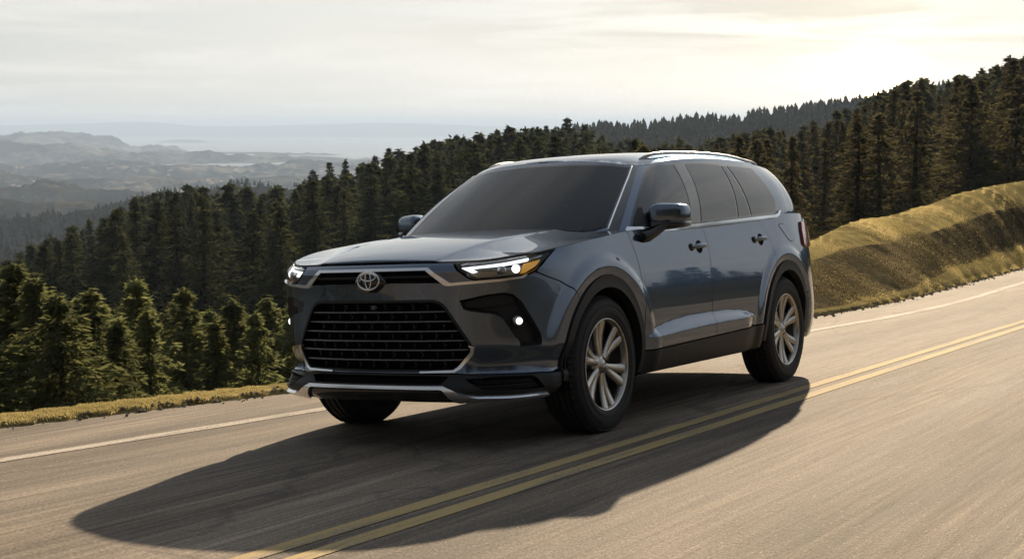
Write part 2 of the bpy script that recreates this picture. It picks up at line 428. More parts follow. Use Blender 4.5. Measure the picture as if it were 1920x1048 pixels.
_v=nd(_m,'ShaderNodeTexVoronoi');_v.inputs['Scale'].default_value=900;lk(_m,_g.outputs['Object'],_v.inputs['Vector'])
lk(_m,mixc(_m,.10,(.118,.142,.185),_v.outputs['Color'],'OVERLAY'),_m.node_tree.nodes['Principled BSDF'].inputs['Base Color'])
M['clad']=mat('black_plastic',(.016,.016,.017),.55,spec=.3)
_m=M['clad'];_g=nd(_m,'ShaderNodeTexCoord');bump(_m,noise(_m,_g.outputs['Object'],700,2),.15,.002)
M['gloss']=mat('gloss_black',(.008,.008,.010),.12,coat=.6)
M['dark']=mat('dark_cavity',(.006,.006,.007),.8,spec=.1)
M['slat']=mat('dark_grey_grille',(.17,.17,.175),.30,.75)
M['silver']=mat('satin_silver',(.84,.85,.87),.22,.95)
M['chrome']=mat('chrome',(.78,.79,.80),.10,1.)
M['glass']=mat('tinted_glass',(.008,.010,.013),.03,spec=.5,ior=1.45)
M['side_glass']=mat('privacy_glass',(.012,.014,.018),.03,spec=.5,ior=2.1)
M['paint'].node_tree.nodes['Principled BSDF'].inputs['Specular Tint'].default_value=(.26,.31,.38,1);M['paint'].node_tree.nodes['Principled BSDF'].inputs['Coat Tint'].default_value=(.86,.93,1,1)
M['paint'].node_tree.nodes['Principled BSDF'].inputs['Coat IOR'].default_value=1.58
M['lens']=mat('clear_lens',(.9,.92,.95),.02,ior=1.45)
M['rubber']=mat('tyre_rubber',(.020,.020,.021),.72,spec=.3)
_m=M['rubber'];_g=nd(_m,'ShaderNodeTexCoord');bump(_m,noise(_m,_g.outputs['Object'],260,3),.2,.002)
M['alloy']=mat('machined_alloy',(.42,.405,.38),.26,.95)
M['pocket']=mat('dark_alloy',(.06,.06,.063),.35,.7)
M['disc']=mat('brake_steel',(.20,.195,.19),.40,.9)
M['drl']=mat('daytime_light',(.9,.9,.9),.3,emit=(.93,.97,1.),es=.55)
M['beam']=mat('headlamp_beam',(.9,.9,.9),.2,emit=(.95,.98,1.),es=.85)
M['reflector']=mat('lamp_reflector',(.30,.30,.29),.25,.9)
M['amber']=mat('amber_glow_reflector',(.75,.40,.05),.25,coat=.6,emit=(.8,.40,.05),es=.12)  # small emission added; the amber reflector glows by itself
M['tail']=mat('tail_lamp_red',(.30,.03,.02),.15,coat=.8)
M['rail']=mat('rail_satin',(.17,.175,.19),.32,.9)
M['rib']=mat('grille_rib',(.035,.035,.037),.5)
M['seat']=mat('seat_leather',(.030,.028,.027),.6)
M['dash']=mat('dashboard',(.018,.018,.019),.7)
M['white']=mat('badge_white',(.75,.76,.78),.3,.5)
# clear lens: thin, mostly see-through sheet with a clear-coat sheen
_m=M['lens'];_t=_m.node_tree;_o=_t.nodes['Material Output'];_f=nd(_m,'ShaderNodeFresnel');_f.inputs[0].default_value=1.45
_tr=nd(_m,'ShaderNodeBsdfTransparent');_gl=nd(_m,'ShaderNodeBsdfGlossy');_gl.inputs['Roughness'].default_value=.02;_mx=nd(_m,'ShaderNodeMixShader')
lk(_m,_f.outputs[0],_mx.inputs[0]);lk(_m,_tr.outputs[0],_mx.inputs[1]);lk(_m,_gl.outputs[0],_mx.inputs[2]);lk(_m,_mx.outputs[0],_o.inputs['Surface'])

def see_through(m,tint,ior):
    """tinted glazing sheet: mirror reflection by Fresnel over tinted see-through"""
    o=m.node_tree.nodes['Material Output'];f=nd(m,'ShaderNodeFresnel');f.inputs[0].default_value=ior
    a=nd(m,'ShaderNodeBsdfTransparent');a.inputs[0].default_value=(*tint,1);g=nd(m,'ShaderNodeBsdfGlossy');g.inputs['Roughness'].default_value=.015;x=nd(m,'ShaderNodeMixShader')
    lk(m,f.outputs[0],x.inputs[0]);lk(m,a.outputs[0],x.inputs[1]);lk(m,g.outputs[0],x.inputs[2]);lk(m,x.outputs[0],o.inputs['Surface'])
see_through(M['glass'],(.16,.175,.185),1.5);see_through(M['side_glass'],(.05,.055,.06),2.0)
RWM=mathutils.Matrix([[*RW[0],0],[*RW[1],0],[*RW[2],0],[0,0,0,1]])
# ------------------------------------------------------------------ the place (world frame helpers)
CW=W(CAM_C);FW,RT=W(CAM_R[2]),W(CAM_R[0])
FH=np.array([FW[0],FW[1],0]);FH/=np.linalg.norm(FH);RH=np.array([FH[1],-FH[0],0])
FPX=2690.
def pray(u,v):
    w=np.array([(u-960)/FPX,(v-524)/FPX,1.])@CAM_R;w=W(w);return w
def azel(u,v):
    w=pray(u,v);h=math.hypot(w[0],w[1]);return math.atan2(w@RH,w@FH),w[2]/h       # azimuth (right +), tan(elevation)
def pol(az,D,Z): # world point at horizontal distance D, height Z above the camera
    az=np.asarray(az,float);D=np.asarray(D,float);Z=np.asarray(Z,float)
    return np.stack([CW[0]+D*(np.cos(az)*FH[0]+np.sin(az)*RH[0]),CW[1]+D*(np.cos(az)*FH[1]+np.sin(az)*RH[1]),CW[2]+Z],-1)
def to_road(p): return np.asarray(p)@RW
def road_Z(az,D): # height (above camera) of the road plane
    p=pol(az,D,0*np.asarray(D,float));q=to_road(p);return -q[...,2]/UP[2]
# hash noise (numpy value noise)
_rs=np.random.RandomState(7);_T=_rs.rand(256,256)
def vnoise(x,y):
    x=np.asarray(x,float);y=np.asarray(y,float)
    xi=np.floor(x).astype(int);yi=np.floor(y).astype(int);fx=x-xi;fy=y-yi;fx=fx*fx*(3-2*fx);fy=fy*fy*(3-2*fy)
    g=lambda a,b:_T[a%256,b%256]
    return (g(xi,yi)*(1-fx)+g(xi+1,yi)*fx)*(1-fy)+(g(xi,yi+1)*(1-fx)+g(xi+1,yi+1)*fx)*fy
def fbm(x,y,o=4):
    s=0;a=.5
    for i in range(o): s=s+a*(vnoise(x*2**i+i*17.3,y*2**i+i*9.1)-.5);a*=.5
    return s*2
# road edge on the far side (car's right) in the road frame: y of the asphalt edge by x
edge_far=hspl([-400,-120,-60,-28,-18,-12.6,-9.5,-4,.2,2.4,4.5,9,30,60,200],[-30,-9,-4.6,-2.95,-2.05,-1.62,-1.62,-2.05,-2.55,-3.1,-3.45,-4.1,-6,-8,-14])
edge_near=lambda x: edge_far(x)*0+8.0+.0*x
# skyline of the forest crowns, terrain knots by image column u: (u, mound/verge crest v, crest D, valley D, valley v, slope: list)
_U=np.array([-3200,-1500,-500,0,300,540,800,1000,1200,1400,1515,1600,1720,1820,1920,2150,2600,3600,5200])
_AZ=np.array([azel(u,240)[0] for u in _U])
# crest of verge / grassy bank (distance beyond the asphalt edge handled in ground())
# bank profile: apron, shade-painted face, gentle top (widths and heights above the road plane)
_wa=hspl(_AZ,[.3,.3,.28,.25,.25,.25,.3,.4,.3,.3,.3,.4,1.0,2.4,4.0,5.0,6,6,6])
_ha=hspl(_AZ,[.03,.03,.03,.03,.03,.03,.03,.04,.05,.05,.05,.05,.12,.32,.52,.7,.8,.8,.8])
_wf=hspl(_AZ,[.1,.1,.1,.1,.1,.1,.6,1.2,2,2.8,3.4,4.8,5.4,5.4,5.4,4,4,4,4])
_hf=hspl(_AZ,[.03,.03,.03,.03,.03,.03,.1,.25,.45,.6,.68,.85,.95,1.35,1.75,2.2,2.3,2.,1.5])
_wt=hspl(_AZ,[.1,.1,.1,.1,.1,.1,.5,1,1.6,2,2.2,4,6,7,7.5,9,9,9,9])
_ht=hspl(_AZ,[.0,.0,.0,.0,.0,.0,.12,.35,.65,.82,.92,1.25,1.58,2.15,2.7,3.1,3.1,2.6,2.0])
_bankW=lambda a:_wa(a)+_wf(a)+_wt(a)
_bankH=_ht
def edge_D(az):
    """distance along azimuth to the asphalt's far edge"""
    az=np.atleast_1d(az);Ds=np.concatenate([np.linspace(3,60,400),np.linspace(61,420,200)])
    out=np.zeros(len(az))
    for i,a in enumerate(az):
        q=to_road(pol(np.full(len(Ds),a),Ds,road_Z(np.full(len(Ds),a),Ds)))
        k=np.where(q[:,1]<edge_far(q[:,0]))[0]
        out[i]=Ds[k[0]] if len(k) else 1e9
    return out
# forest-floor profile: pixel row of the ground and distance at two knots behind the bank
_vD1=hspl(_AZ,[60,60,60,55,52,52,52,55,60,75,80,80,85,90,95,100,110,120,120])     # valley bottom distance (near)
_vZ1=hspl(_AZ,[-26,-24,-20,-17.5,-17,-17,-16,-14,-12,-10,-9.5,-9,-8.5,-8,-8,-8,-7,-6,-6])
_fD=hspl(_AZ,[350,330,310,300,290,270,250,260,280,280,270,260,250,245,240,240,240,240,240])   # far edge of the dark forest
_top_v=hspl(_AZ,[520,500,480,455,345,338,262,230,255,240,222,186,143,132,104,110,150,190,200]) # rows of the crowns there
def forest_Z(az):
    e=np.interp(az,_AZ,[0]*len(_AZ));return e
def topZ(az,D):
    v=_top_v(az);return -(v-240.)/FPX*D*1.0
# ------------------------------------------------------------------ ground materials
def obj_coord(m): return nd(m,'ShaderNodeTexCoord').outputs['Object']
def P_in(m,n): return m.node_tree.nodes['Principled BSDF'].inputs[n]
m=M['asphalt']=mat('worn_asphalt',(.2,.17,.14),.9,spec=.10)
oc=obj_coord(m)
streak=noise(m,mapping(m,oc,(.28,3.4,1)),1.0,5,.6)
agg=noise(m,mapping(m,oc,(55,160,60)),1.0,3,.7)
agg2=nd(m,'ShaderNodeTexVoronoi');agg2.inputs['Scale'].default_value=1.;lk(m,mapping(m,oc,(38,120,60)),agg2.inputs['Vector'])
patch=noise(m,mapping(m,oc,(.10,.55,1)),1.0,3,.5)
c=ramp(m,streak,[(.30,(.082,.067,.054)),(.50,(.150,.123,.098)),(.72,(.255,.210,.165))])
st2=noise(m,mapping(m,oc,(.7,22,1)),1.0,4,.65)
c=mixc(m,.75,c,ramp(m,st2,[(.30,(.22,.22,.22)),(.5,(.5,.5,.5)),(.72,(.82,.82,.82))]),'OVERLAY')
crk=nd(m,'ShaderNodeTexVoronoi');crk.feature='DISTANCE_TO_EDGE';crk.inputs['Scale'].default_value=1.;wob=nd(m,'ShaderNodeTexNoise');wob.inputs['Scale'].default_value=1.6;wob.inputs['Detail'].default_value=4;lk(m,oc,wob.inputs['Vector']);lk(m,mapping(m,mixc(m,.35,oc,wob.outputs[1],'ADD'),(.16,.45,1)),crk.inputs['Vector'])
c=mixc(m,ramp(m,crk.outputs['Distance'],[(.0,(.55,.55,.55)),(.006,(.35,.35,.35)),(.012,(0,0,0))]),c,(.06,.052,.045))
c=mixc(m,ramp(m,patch,[(.35,(0,0,0)),(.7,(.45,.45,.45))]),c,(.15,.135,.118))
c=mixc(m,.8,c,ramp(m,agg,[(.30,(.25,.25,.25)),(.5,(.5,.5,.5)),(.72,(.86,.86,.86))]),'OVERLAY')
c=mixc(m,.30,c,ramp(m,agg2.outputs['Distance'],[(.05,(.75,.75,.75)),(.45,(.45,.45,.45)),(.8,(.25,.25,.25))]),'OVERLAY')
sx_=nd(m,'ShaderNodeSeparateXYZ');lk(m,oc,sx_.inputs[0])
wv=nd(m,'ShaderNodeMath',operation='MULTIPLY_ADD');lk(m,sx_.outputs[1],wv.inputs[0]);wv.inputs[1].default_value=3.9;wv.inputs[2].default_value=.0
sn=nd(m,'ShaderNodeMath',operation='COSINE');lk(m,wv.outputs[0],sn.inputs[0]);sn2=nd(m,'ShaderNodeMath',operation='MULTIPLY_ADD');lk(m,sn.outputs[0],sn2.inputs[0]);sn2.inputs[1].default_value=.30;lk(m,patch,sn2.inputs[2])
c=mixc(m,.55,c,ramp(m,sn2.outputs[0],[(.20,(.66,.66,.66)),(.85,(.34,.34,.34))]),'OVERLAY')
spk=nd(m,'ShaderNodeTexVoronoi');spk.inputs['Scale'].default_value=1.;lk(m,mapping(m,oc,(9,40,20)),spk.inputs['Vector'])
c=mixc(m,ramp(m,spk.outputs['Distance'],[(.05,(.55,.55,.55)),(.16,(0,0,0))]),c,(.42,.36,.29))
lk(m,c,P_in(m,'Base Color'));lk(m,ramp(m,streak,[(.3,(.85,.85,.85)),(.7,(.95,.95,.95))]),P_in(m,'Roughness'))
hb=nd(m,'ShaderNodeMath',operation='ADD');lk(m,agg,hb.inputs[0]);lk(m,agg2.outputs['Distance'],hb.inputs[1]);bump(m,hb.outputs[0],.55,.006)
def paint_mat(name,col,wear):
    m=mat(name,col,.9,spec=.08);oc=obj_coord(m);n=noise(m,mapping(m,oc,(.9,9,1)),1.,6,.7);n2=noise(m,mapping(m,oc,(40,110,40)),1.,3,.7)
    a=nd(m,'ShaderNodeMath',operation='ADD');lk(m,n,a.inputs[0]);lk(m,n2,a.inputs[1])
    lk(m,ramp(m,a.outputs[0],[(wear-.10,(.19,.165,.14)),(wear+.10,col)]),P_in(m,'Base Color'));bump(m,n2,.4,.004);return m
M['yellow']=paint_mat('worn_yellow_paint',(.36,.275,.13),.95)
M['whiteline']=paint_mat('worn_white_paint',(.40,.36,.31),1.07)
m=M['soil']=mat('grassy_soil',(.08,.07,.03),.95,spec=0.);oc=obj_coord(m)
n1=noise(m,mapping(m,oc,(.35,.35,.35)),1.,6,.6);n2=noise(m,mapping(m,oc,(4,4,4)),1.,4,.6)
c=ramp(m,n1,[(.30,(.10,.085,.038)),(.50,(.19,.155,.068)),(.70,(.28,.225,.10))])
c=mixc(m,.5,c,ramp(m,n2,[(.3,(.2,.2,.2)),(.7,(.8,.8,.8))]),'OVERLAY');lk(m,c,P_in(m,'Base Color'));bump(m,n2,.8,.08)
m=M['gravel']=mat('shoulder_gravel',(.2,.16,.12),.9,spec=0.);oc=obj_coord(m);n1=noise(m,mapping(m,oc,(14,30,20)),1.,4,.7)
lk(m,ramp(m,n1,[(.3,(.10,.085,.06)),(.7,(.27,.225,.165))]),P_in(m,'Base Color'));bump(m,n1,.6,.01)
m=M['shade_earth']=mat('earth_painted_shade',(.05,.042,.03),.95,spec=0.);oc=obj_coord(m);n1=noise(m,mapping(m,oc,(.9,.9,1.6)),1.,7,.65);n2=noise(m,mapping(m,oc,(7,7,9)),1.,4,.6)  # dark earth colour stands in for the shade on the bank face
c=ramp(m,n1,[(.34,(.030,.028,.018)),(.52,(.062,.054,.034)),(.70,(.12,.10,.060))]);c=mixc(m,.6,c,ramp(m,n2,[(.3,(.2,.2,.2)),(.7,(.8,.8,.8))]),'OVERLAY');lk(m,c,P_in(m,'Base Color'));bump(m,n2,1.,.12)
m=M['duff']=mat('forest_floor',(.03,.028,.016),.95,spec=0.);oc=obj_coord(m);n1=noise(m,mapping(m,oc,(.08,.08,.08)),1.,6,.65)
lk(m,ramp(m,n1,[(.35,(.018,.018,.010)),(.65,(.050,.045,.022))]),P_in(m,'Base Color'));bump(m,n1,.6,.5)
# ------------------------------------------------------------------ road
def grid_obj(name,P,m,kind=None,flip=False):
    n,k=P.shape[:2];F=[(i*k+j,i*k+j+1,(i+1)*k+j+1,(i+1)*k+j) for i in range(n-1) for j in range(k-1)]
    if flip: F=[f[::-1] for f in F]
    o=mesh_obj(name,P.reshape(-1,3),F,m)
    if kind: o['kind']=kind
    return o
xs=np.concatenate([np.linspace(-160,-40,50),np.linspace(-38,14,120),np.linspace(15,70,40)])
tt=np.linspace(0,1,14)
ef=edge_far(xs)+.10*fbm(xs*1.6,xs*0+3,4);en=np.full(len(xs),7.2)+.06*fbm(xs*1.1,xs*0+8,3)
Pr=np.stack([np.stack([xs,ef+(en-ef)*t,0*xs],-1) for t in tt],1)
road=grid_obj('road',Pr,M['asphalt'],'structure');road.matrix_world=RWM
def line(name,y,w,m,x0,x1,label):
    x=np.linspace(x0,x1,160);yy=y(x) if callable(y) else np.full(160,y);j=.008*fbm(x*3,x*0+y if not callable(y) else x*0+5,3)
    P=np.stack([np.stack([x,yy-w/2+j,0*x+.003],-1),np.stack([x,yy+w/2-j,0*x+.003],-1)],1)
    o=grid_obj(name,P,m,'structure');o.matrix_world=RWM;return o
line('centre_line',1.235,.105,M['yellow'],-120,40,'');line('centre_line',1.425,.105,M['yellow'],-120,40,'')
fog=hspl([-160,-60,-28,-18,-13,-9,-3,1.0,3.5,9,30,70],[-6,-2.6,-1.55,-1.0,-.62,-.6,-1.2,-1.565,-1.84,-2.4,-4,-7])
line('edge_line',fog,.15,M['whiteline'],-120,60,'')
line('edge_line',lambda x:6.6+0*x,.11,M['whiteline'],-120,60,'')
# ------------------------------------------------------------------ terrain around the camera (one polar sheet)
az=np.unique(np.concatenate([np.radians(np.linspace(-180,-50,40)),np.radians(np.linspace(-50,62,300)),np.radians(np.linspace(62,180,40))]))
eD=edge_D(az);eD=np.where(eD>300,300,eD)
def ground_prof(az,eD):
    """returns D, Z arrays (n_az, n_r) of the near terrain"""
    n=len(az);rs=[]
    bw=_bankW(az);bh=_bankH(az);D1=np.maximum(_vD1(az),eD+bw+25);Z1=_vZ1(az);D2=np.maximum(_fD(az),D1+60)
    Z2=topZ(az,D2)-17.
    Ds=[];Zs=[]
    inn=[2.0,4,6,8,10]
    for k in np.linspace(0,1,8):          # under the road
        D=1.2+(eD-.15-1.2)*k;Ds.append(D);Zs.append(road_Z(az,D)-.05-.10*(1-k)*0)
    wa,ha,wf,hf,wt,ht=_wa(az),_ha(az),_wf(az),_hf(az),_wt(az),_ht(az)
    for k in np.linspace(0,3,73):         # apron, face, top
        s=min(1,k);f=min(max(k-1,0),1);g=max(k-2,0)
        D=eD-.12+(wa+.12)*s+wf*f+wt*g;zr=road_Z(az,D)
        hh=ha*s+(hf-ha)*(f*f*(3-2*f)*.25+.75*f)+(ht-hf)*(1-(1-g)**1.6)
        q=pol(az,D,zr);nz=(fbm(q[:,0]*.22,q[:,1]*.22,3)*.8+.06*fbm(q[:,0]*1.3,q[:,1]*1.3,2))*np.minimum(.13,.02+ht*.06)*min(1,k*2)
        Ds.append(D);Zs.append(zr-.03+hh+.05*min(1,k*3)+nz)
    Zc=Zs[-1].copy();Dc=Ds[-1].copy()
    for k in np.linspace(0.03,1,22):       # drop to the valley
        D=Dc+(D1-Dc)*k;t=1-(1-k)**2.2;q=pol(az,D,0*D)
        Ds.append(D);Zs.append(Zc+(Z1-Zc)*t+fbm(q[:,0]*.12,q[:,1]*.12,3)*1.2*min(1,k*4))
    for k in np.linspace(0.04,1,26):       # forest slope up to the far crowns
        D=D1+(D2-D1)*k;q=pol(az,D,0*D);Ds.append(D);Zs.append(Z1+(Z2-Z1)*(k**1.1)+fbm(q[:,0]*.02,q[:,1]*.02,3)*3*(1-k))
    for k in np.linspace(.1,1,10):         # falls away behind
        D=D2+700*k;Ds.append(D);Zs.append(Z2-(150+Z2)*np.minimum(1,k*1.0)**1.3)
    for k in np.linspace(.1,1,12):
        D=D2+700+8500*k;q=pol(az,D,0*D);Ds.append(D);Zs.append(-150+22*fbm(q[:,0]*.0011,q[:,1]*.0011,4)*(1-k)**.3)
    return np.stack(Ds,1),np.stack(Zs,1)
GD,GZ=ground_prof(az,eD)
def ground_at(a,D):
    i=np.clip(np.searchsorted(az,a)-1,0,len(az)-2);t=(a-az[i])/(az[i+1]-az[i])
    return (1-t)*np.interp(D,GD[i],GZ[i])+t*np.interp(D,GD[i+1],GZ[i+1])
Pg=pol(az[:,None]+0*GD,GD,GZ)
ground=grid_obj('ground',Pg,M['soil'],'structure',flip=True)
ground.data.materials.append(M['duff']);ground.data.materials.append(M['shade_earth'])
kk=Pg.shape[1]-1;mi=np.array([[1 if a_>.6 else 0 if (j<32 or (j>=54 and j<84)) else (2 if (32<=j<54 and a_>.02) else (1 if j>=84 else 0)) for j in range(kk)] for a_ in az[:-1]],dtype=np.int32).ravel();ground.data.polygons.foreach_set('material_index',mi)  # unseen right-hand ground set dark to dim door reflections; bank face gets painted shade

# loose stones along the asphalt edge
rg=np.random.RandomState(3);sv=[];sf=[]
for i in range(2200):
    x=-32+44*rg.rand();y=float(edge_far(x))+rg.randn()*.09-.02;r=.008+.018*rg.rand()**2;b=len(sv);sc=1+.5*rg.rand(3)
    for d in ((1,0,0),(-1,0,0),(0,1,0),(0,-1,0),(0,0,1),(0,0,-.6)): sv.append((x+d[0]*r*sc[0]*(.7+.5*rg.rand()),y+d[1]*r*sc[1]*(.7+.5*rg.rand()),.022*(y<edge_far(x))+r*.4+d[2]*r*sc[2]*.7))
    for f in ((0,2,4),(2,1,4),(1,3,4),(3,0,4),(2,0,5),(1,2,5),(3,1,5),(0,3,5)): sf.append(tuple(b+q for q in f))
gv=mesh_obj('edge_gravel',sv,sf,M['gravel'],smooth=False);gv.matrix_world=RWM;tag(gv,'loose gravel scattered along the far edge of the asphalt','gravel',kind='stuff')
# ------------------------------------------------------------------ sea, far coast and hills (each at its own distance)
m=M['sea']=mat('sea_water',(.03,.05,.06),.25,spec=.5)
m=M['hill_near']=mat('brown_scrub_hill',(.05,.045,.03),.95,spec=0.);oc=obj_coord(m)
n1=noise(m,mapping(m,oc,(.012,.012,.02)),1.,8,.62);n2=noise(m,mapping(m,oc,(.05,.05,.05)),1.,5,.6)
c=ramp(m,n1,[(.35,(.013,.014,.009)),(.52,(.032,.027,.018)),(.70,(.075,.058,.038))]);c=mixc(m,.6,c,ramp(m,n2,[(.35,(.2,.2,.2)),(.65,(.8,.8,.8))]),'OVERLAY');lk(m,c,P_in(m,'Base Color'))
m=M['hill_mid']=mat('mid_hill_fields',(.08,.08,.06),.95,spec=0.);oc=obj_coord(m)
n1=noise(m,mapping(m,oc,(.006,.006,.012)),1.,8,.62);n2=noise(m,mapping(m,oc,(.022,.022,.05)),1.,4,.6)
c=ramp(m,n1,[(.40,(.008,.010,.008)),(.50,(.035,.034,.027)),(.60,(.15,.135,.105))]);c=mixc(m,ramp(m,n2,[(.62,(0,0,0)),(.68,(.8,.8,.8))]),c,(.30,.28,.25));lk(m,c,P_in(m,'Base Color'))
m=M['hill_far']=mat('far_hill_scrub',(.09,.09,.08),.95,spec=0.);oc=obj_coord(m)
n1=noise(m,mapping(m,oc,(.003,.003,.006)),1.,7,.6);lk(m,ramp(m,n1,[(.42,(.006,.008,.008)),(.56,(.14,.13,.115))]),P_in(m,'Base Color'))
M['coast']=mat('far_coast',(.03,.035,.04),.95,spec=0.)
SEA_Z=-150.
a=np.radians(np.linspace(-75,75,80));Ds=np.array([5000.,7000,9000,12000,16000,22000,30000,40000])
grid_obj('sea',pol(a[:,None]+0*Ds[None],Ds[None]+0*a[:,None],np.full((80,len(Ds)),SEA_Z+2.)),M['sea'],'structure',flip=True)
def ridge(name,D,pts,m,depth,base=SEA_Z-30.,rough=.12,fs=1.,n=220,rows=26,ext=None,seed=0,pw=1.):
    u=np.array([p[0] for p in pts],float);v=np.array([p[1] for p in pts],float)
    A=np.array([azel(q,240)[0] for q in u]);E=np.array([azel(q,w)[1] for q,w in zip(u,v)])
    aa=np.linspace(A[0],A[-1],n);ee=hspl(A,E)(aa);Z=[];Dd=[]
    for j in range(rows):
        t=j/(rows-1)*2-1                       # -1 front foot .. 0 crest .. +1 back foot
        D_=D+depth*t*(1. if t<0 else .6);crest_=ee*D
        s=(1-abs(t)**pw)
        q=pol(aa,np.full(n,D_),np.zeros(n));k1=fs*26/D
        nz=1.2*fbm(q[:,0]*k1*.35+seed,q[:,1]*k1*.35+seed,4)+.9*(.35-2*np.abs(fbm(q[:,0]*k1+seed*3,q[:,1]*k1,5)))
        env=min(1.,(1-abs(t))*3)*(.30 if abs(t)<.10 else 1.)
        h=base+(crest_-base)*s+nz*rough*np.maximum(crest_-base,.022*D)*env
        Z.append(h);Dd.append(np.full(n,D_))
    o=grid_obj(name,pol(aa[:,None]+0*np.array(Dd).T,np.array(Dd).T,np.array(Z).T),m,'structure',flip=True);return o
ridge('far_coast',25000,[(-2500,236),(-1200,232),(-300,234),(0,234),(130,231),(250,227),(300,228),(360,234),(480,235),(600,232),(700,229),(800,230),(900,234),(1000,238),(1300,241),(2400,236),(4000,238)],M['coast'],2500,rough=.05,n=300,rows=14)
ridge('island',15000,[(285,268),(310,263),(340,260.5),(370,262),(400,266),(430,269)],M['hill_far'],500,rough=.03,n=40,rows=12)
ridge('far_hill',8500,[(-2200,246),(-400,246),(-200,248),(0,252),(15,253),(25,250),(60,251),(110,258),(150,267),(200,271),(240,280),(330,281),(380,292),(420,298),(480,296),(530,292),(560,296),(620,303),(700,310),(900,318)],M['hill_far'],1700,rough=.34,fs=1.3,n=620,rows=60,seed=3)
ridge('far_hill',6600,[(-2200,268),(-400,268),(0,270),(80,274),(160,279),(240,284),(330,288),(420,289),(500,288),(560,288),(640,294),(760,302)],M['hill_far'],900,rough=.32,fs=1.5,n=540,rows=44,seed=17)
ridge('mid_hill',5000,[(-2200,298),(-400,298),(0,303),(30,308),(60,312),(140,308),(220,301),(300,304),(380,308),(430,313),(500,310),(560,307),(640,316),(800,326)],M['hill_mid'],800,rough=.34,fs=1.7,n=560,rows=50,seed=11)
ridge('mid_hill',3700,[(-2200,318),(-400,318),(0,312),(30,322),(70,330),(150,334),(230,328),(320,332),(420,336),(520,330),(620,338),(760,348)],M['hill_mid'],650,rough=.34,fs=1.7,n=540,rows=50,seed=29)
ridge('mid_hill',2600,[(-2200,346),(-400,346),(-40,346),(0,350),(60,346),(130,354),(200,356),(300,366),(420,376),(560,370),(700,380)],M['hill_near'],520,rough=.32,fs=1.8,n=520,rows=50,seed=23)
ridge('scrub_hill',1900,[(-2200,372),(-400,372),(0,372),(90,378),(180,372),(260,380),(360,388),(480,380),(620,384)],M['hill_near'],420,rough=.22,fs=1.8,n=460,rows=44,seed=37)
ridge('scrub_hill',1250,[(-2200,412),(-400,412),(-200,412),(0,408),(100,398),(175,389),(233,373),(306,357),(380,351),(432,341),(478,341),(520,347),(570,343),(640,352),(760,362)],M['hill_near'],420,rough=.10,fs=1.6,n=460,rows=50,seed=31)
# hazy ridge right of centre, seen over the dark forest
RIDGE_PTS=[(980,262),(1060,250),(1100,245),(1180,243),(1250,238),(1300,228),(1380,226),(1450,216),(1520,206),(1600,196),(1700,180),(1900,150),(2300,150),(2900,190),(3800,220)]
ridge('sunlit_ridge',900,RIDGE_PTS,M['duff'],420,rough=.03,fs=1.,n=240,rows=36,seed=41,base=-70,pw=1.2)
# ------------------------------------------------------------------ the car
car=empty('suv')
def P_(mb,name,m,parent=None,both=False,custom=True):
    o=mb.obj(name,M[m],parent or car,custom=custom)
    if both: return o,flipV(mb).obj(name,M[m],parent or car,custom=custom)
    return o
SX=lambda x: float(OUT.s_of_x(x))
AO=(.478,.521);AI=(.432,.450)
def arch(cx,th0,th1,ab,n=40,da=0.,db=0.):
    return [(SX(cx+(ab[0]+da)*math.cos(t)),WZ+(ab[1]+db)*math.sin(t)) for t in np.radians(np.linspace(th0,th1,n))]
gF=hspl([.40,.62,.88,.98,1.09,1.18],[1.0,1.01,1.015,1.035,1.08,1.125])
gB=hspl([.38,.7,.9,1.02,1.127,1.21],[-.02,-.04,-.055,-.06,-.04,.015])
gR=hspl([.80,.97,1.05,1.17,1.26],[-1.20,-1.235,-1.215,-1.11,-.965])
def vline(g,z0,z1,n=16,dx=0.): return [(SX(g(z)+dx),z) for z in np.linspace(z0,z1,n)]
def cline(s0,s1,n=24,dz=0.): return [(s,float(crest(s))+dz) for s in np.linspace(s0,s1,n)]
G=.0028
# --- outline polygons in (s,z)
HL=[(.532,1.008),(.545,.985),(.598,.945),(.645,.926),(.77,.930),(.896,.939),(.966,.963),(1.06,1.022),(1.155,1.069)]+cline(1.15,.60,14,-.008)
SLOT=[(0,.985),(.365,.985),(.474,.912),(.40,.915),(0,.920)]
GRL=[(0,.812),(.385,.812),(.425,.803),(.455,.780),(.585,.585),(.597,.560),(.590,.535),(.525,.462),(.495,.446),(0,.440)]
FOG=[(.545,.818),(.70,.846),(.79,.853),(.84,.842),(.885,.805),(.955,.695),(1.0,.62),(1.008,.575),(1.0,.558),(.872,.553),(.868,.585),(.842,.612),(.776,.715),(.74,.735),(.60,.758),(.565,.768)]
mg=math.radians
# --- front bumper (painted)
bump_r=[(0,1.022),(.30,1.022),(.515,1.020),(.522,1.0),(.538,.978),(.594,.936),(.643,.917),(.77,.921),(.90,.930),(.975,.955)]
bump_r+=[(1.06,.925),(1.155,.897),(1.25,.853)]+arch(FX,49,2,AO,26,da=G,db=G)+[(1.10,.407),(.9,.412),(.60,.418),(.50,.425),(0,.425)]
mb=MB();panel(mb,lower,mir(bump_r),step=.015,depth=.02,holes=[mir(SLOT),mir(GRL),np.array(FOG),np.array(FOG)*[-1,1]])
bumper=P_(mb,'front_bumper','paint')
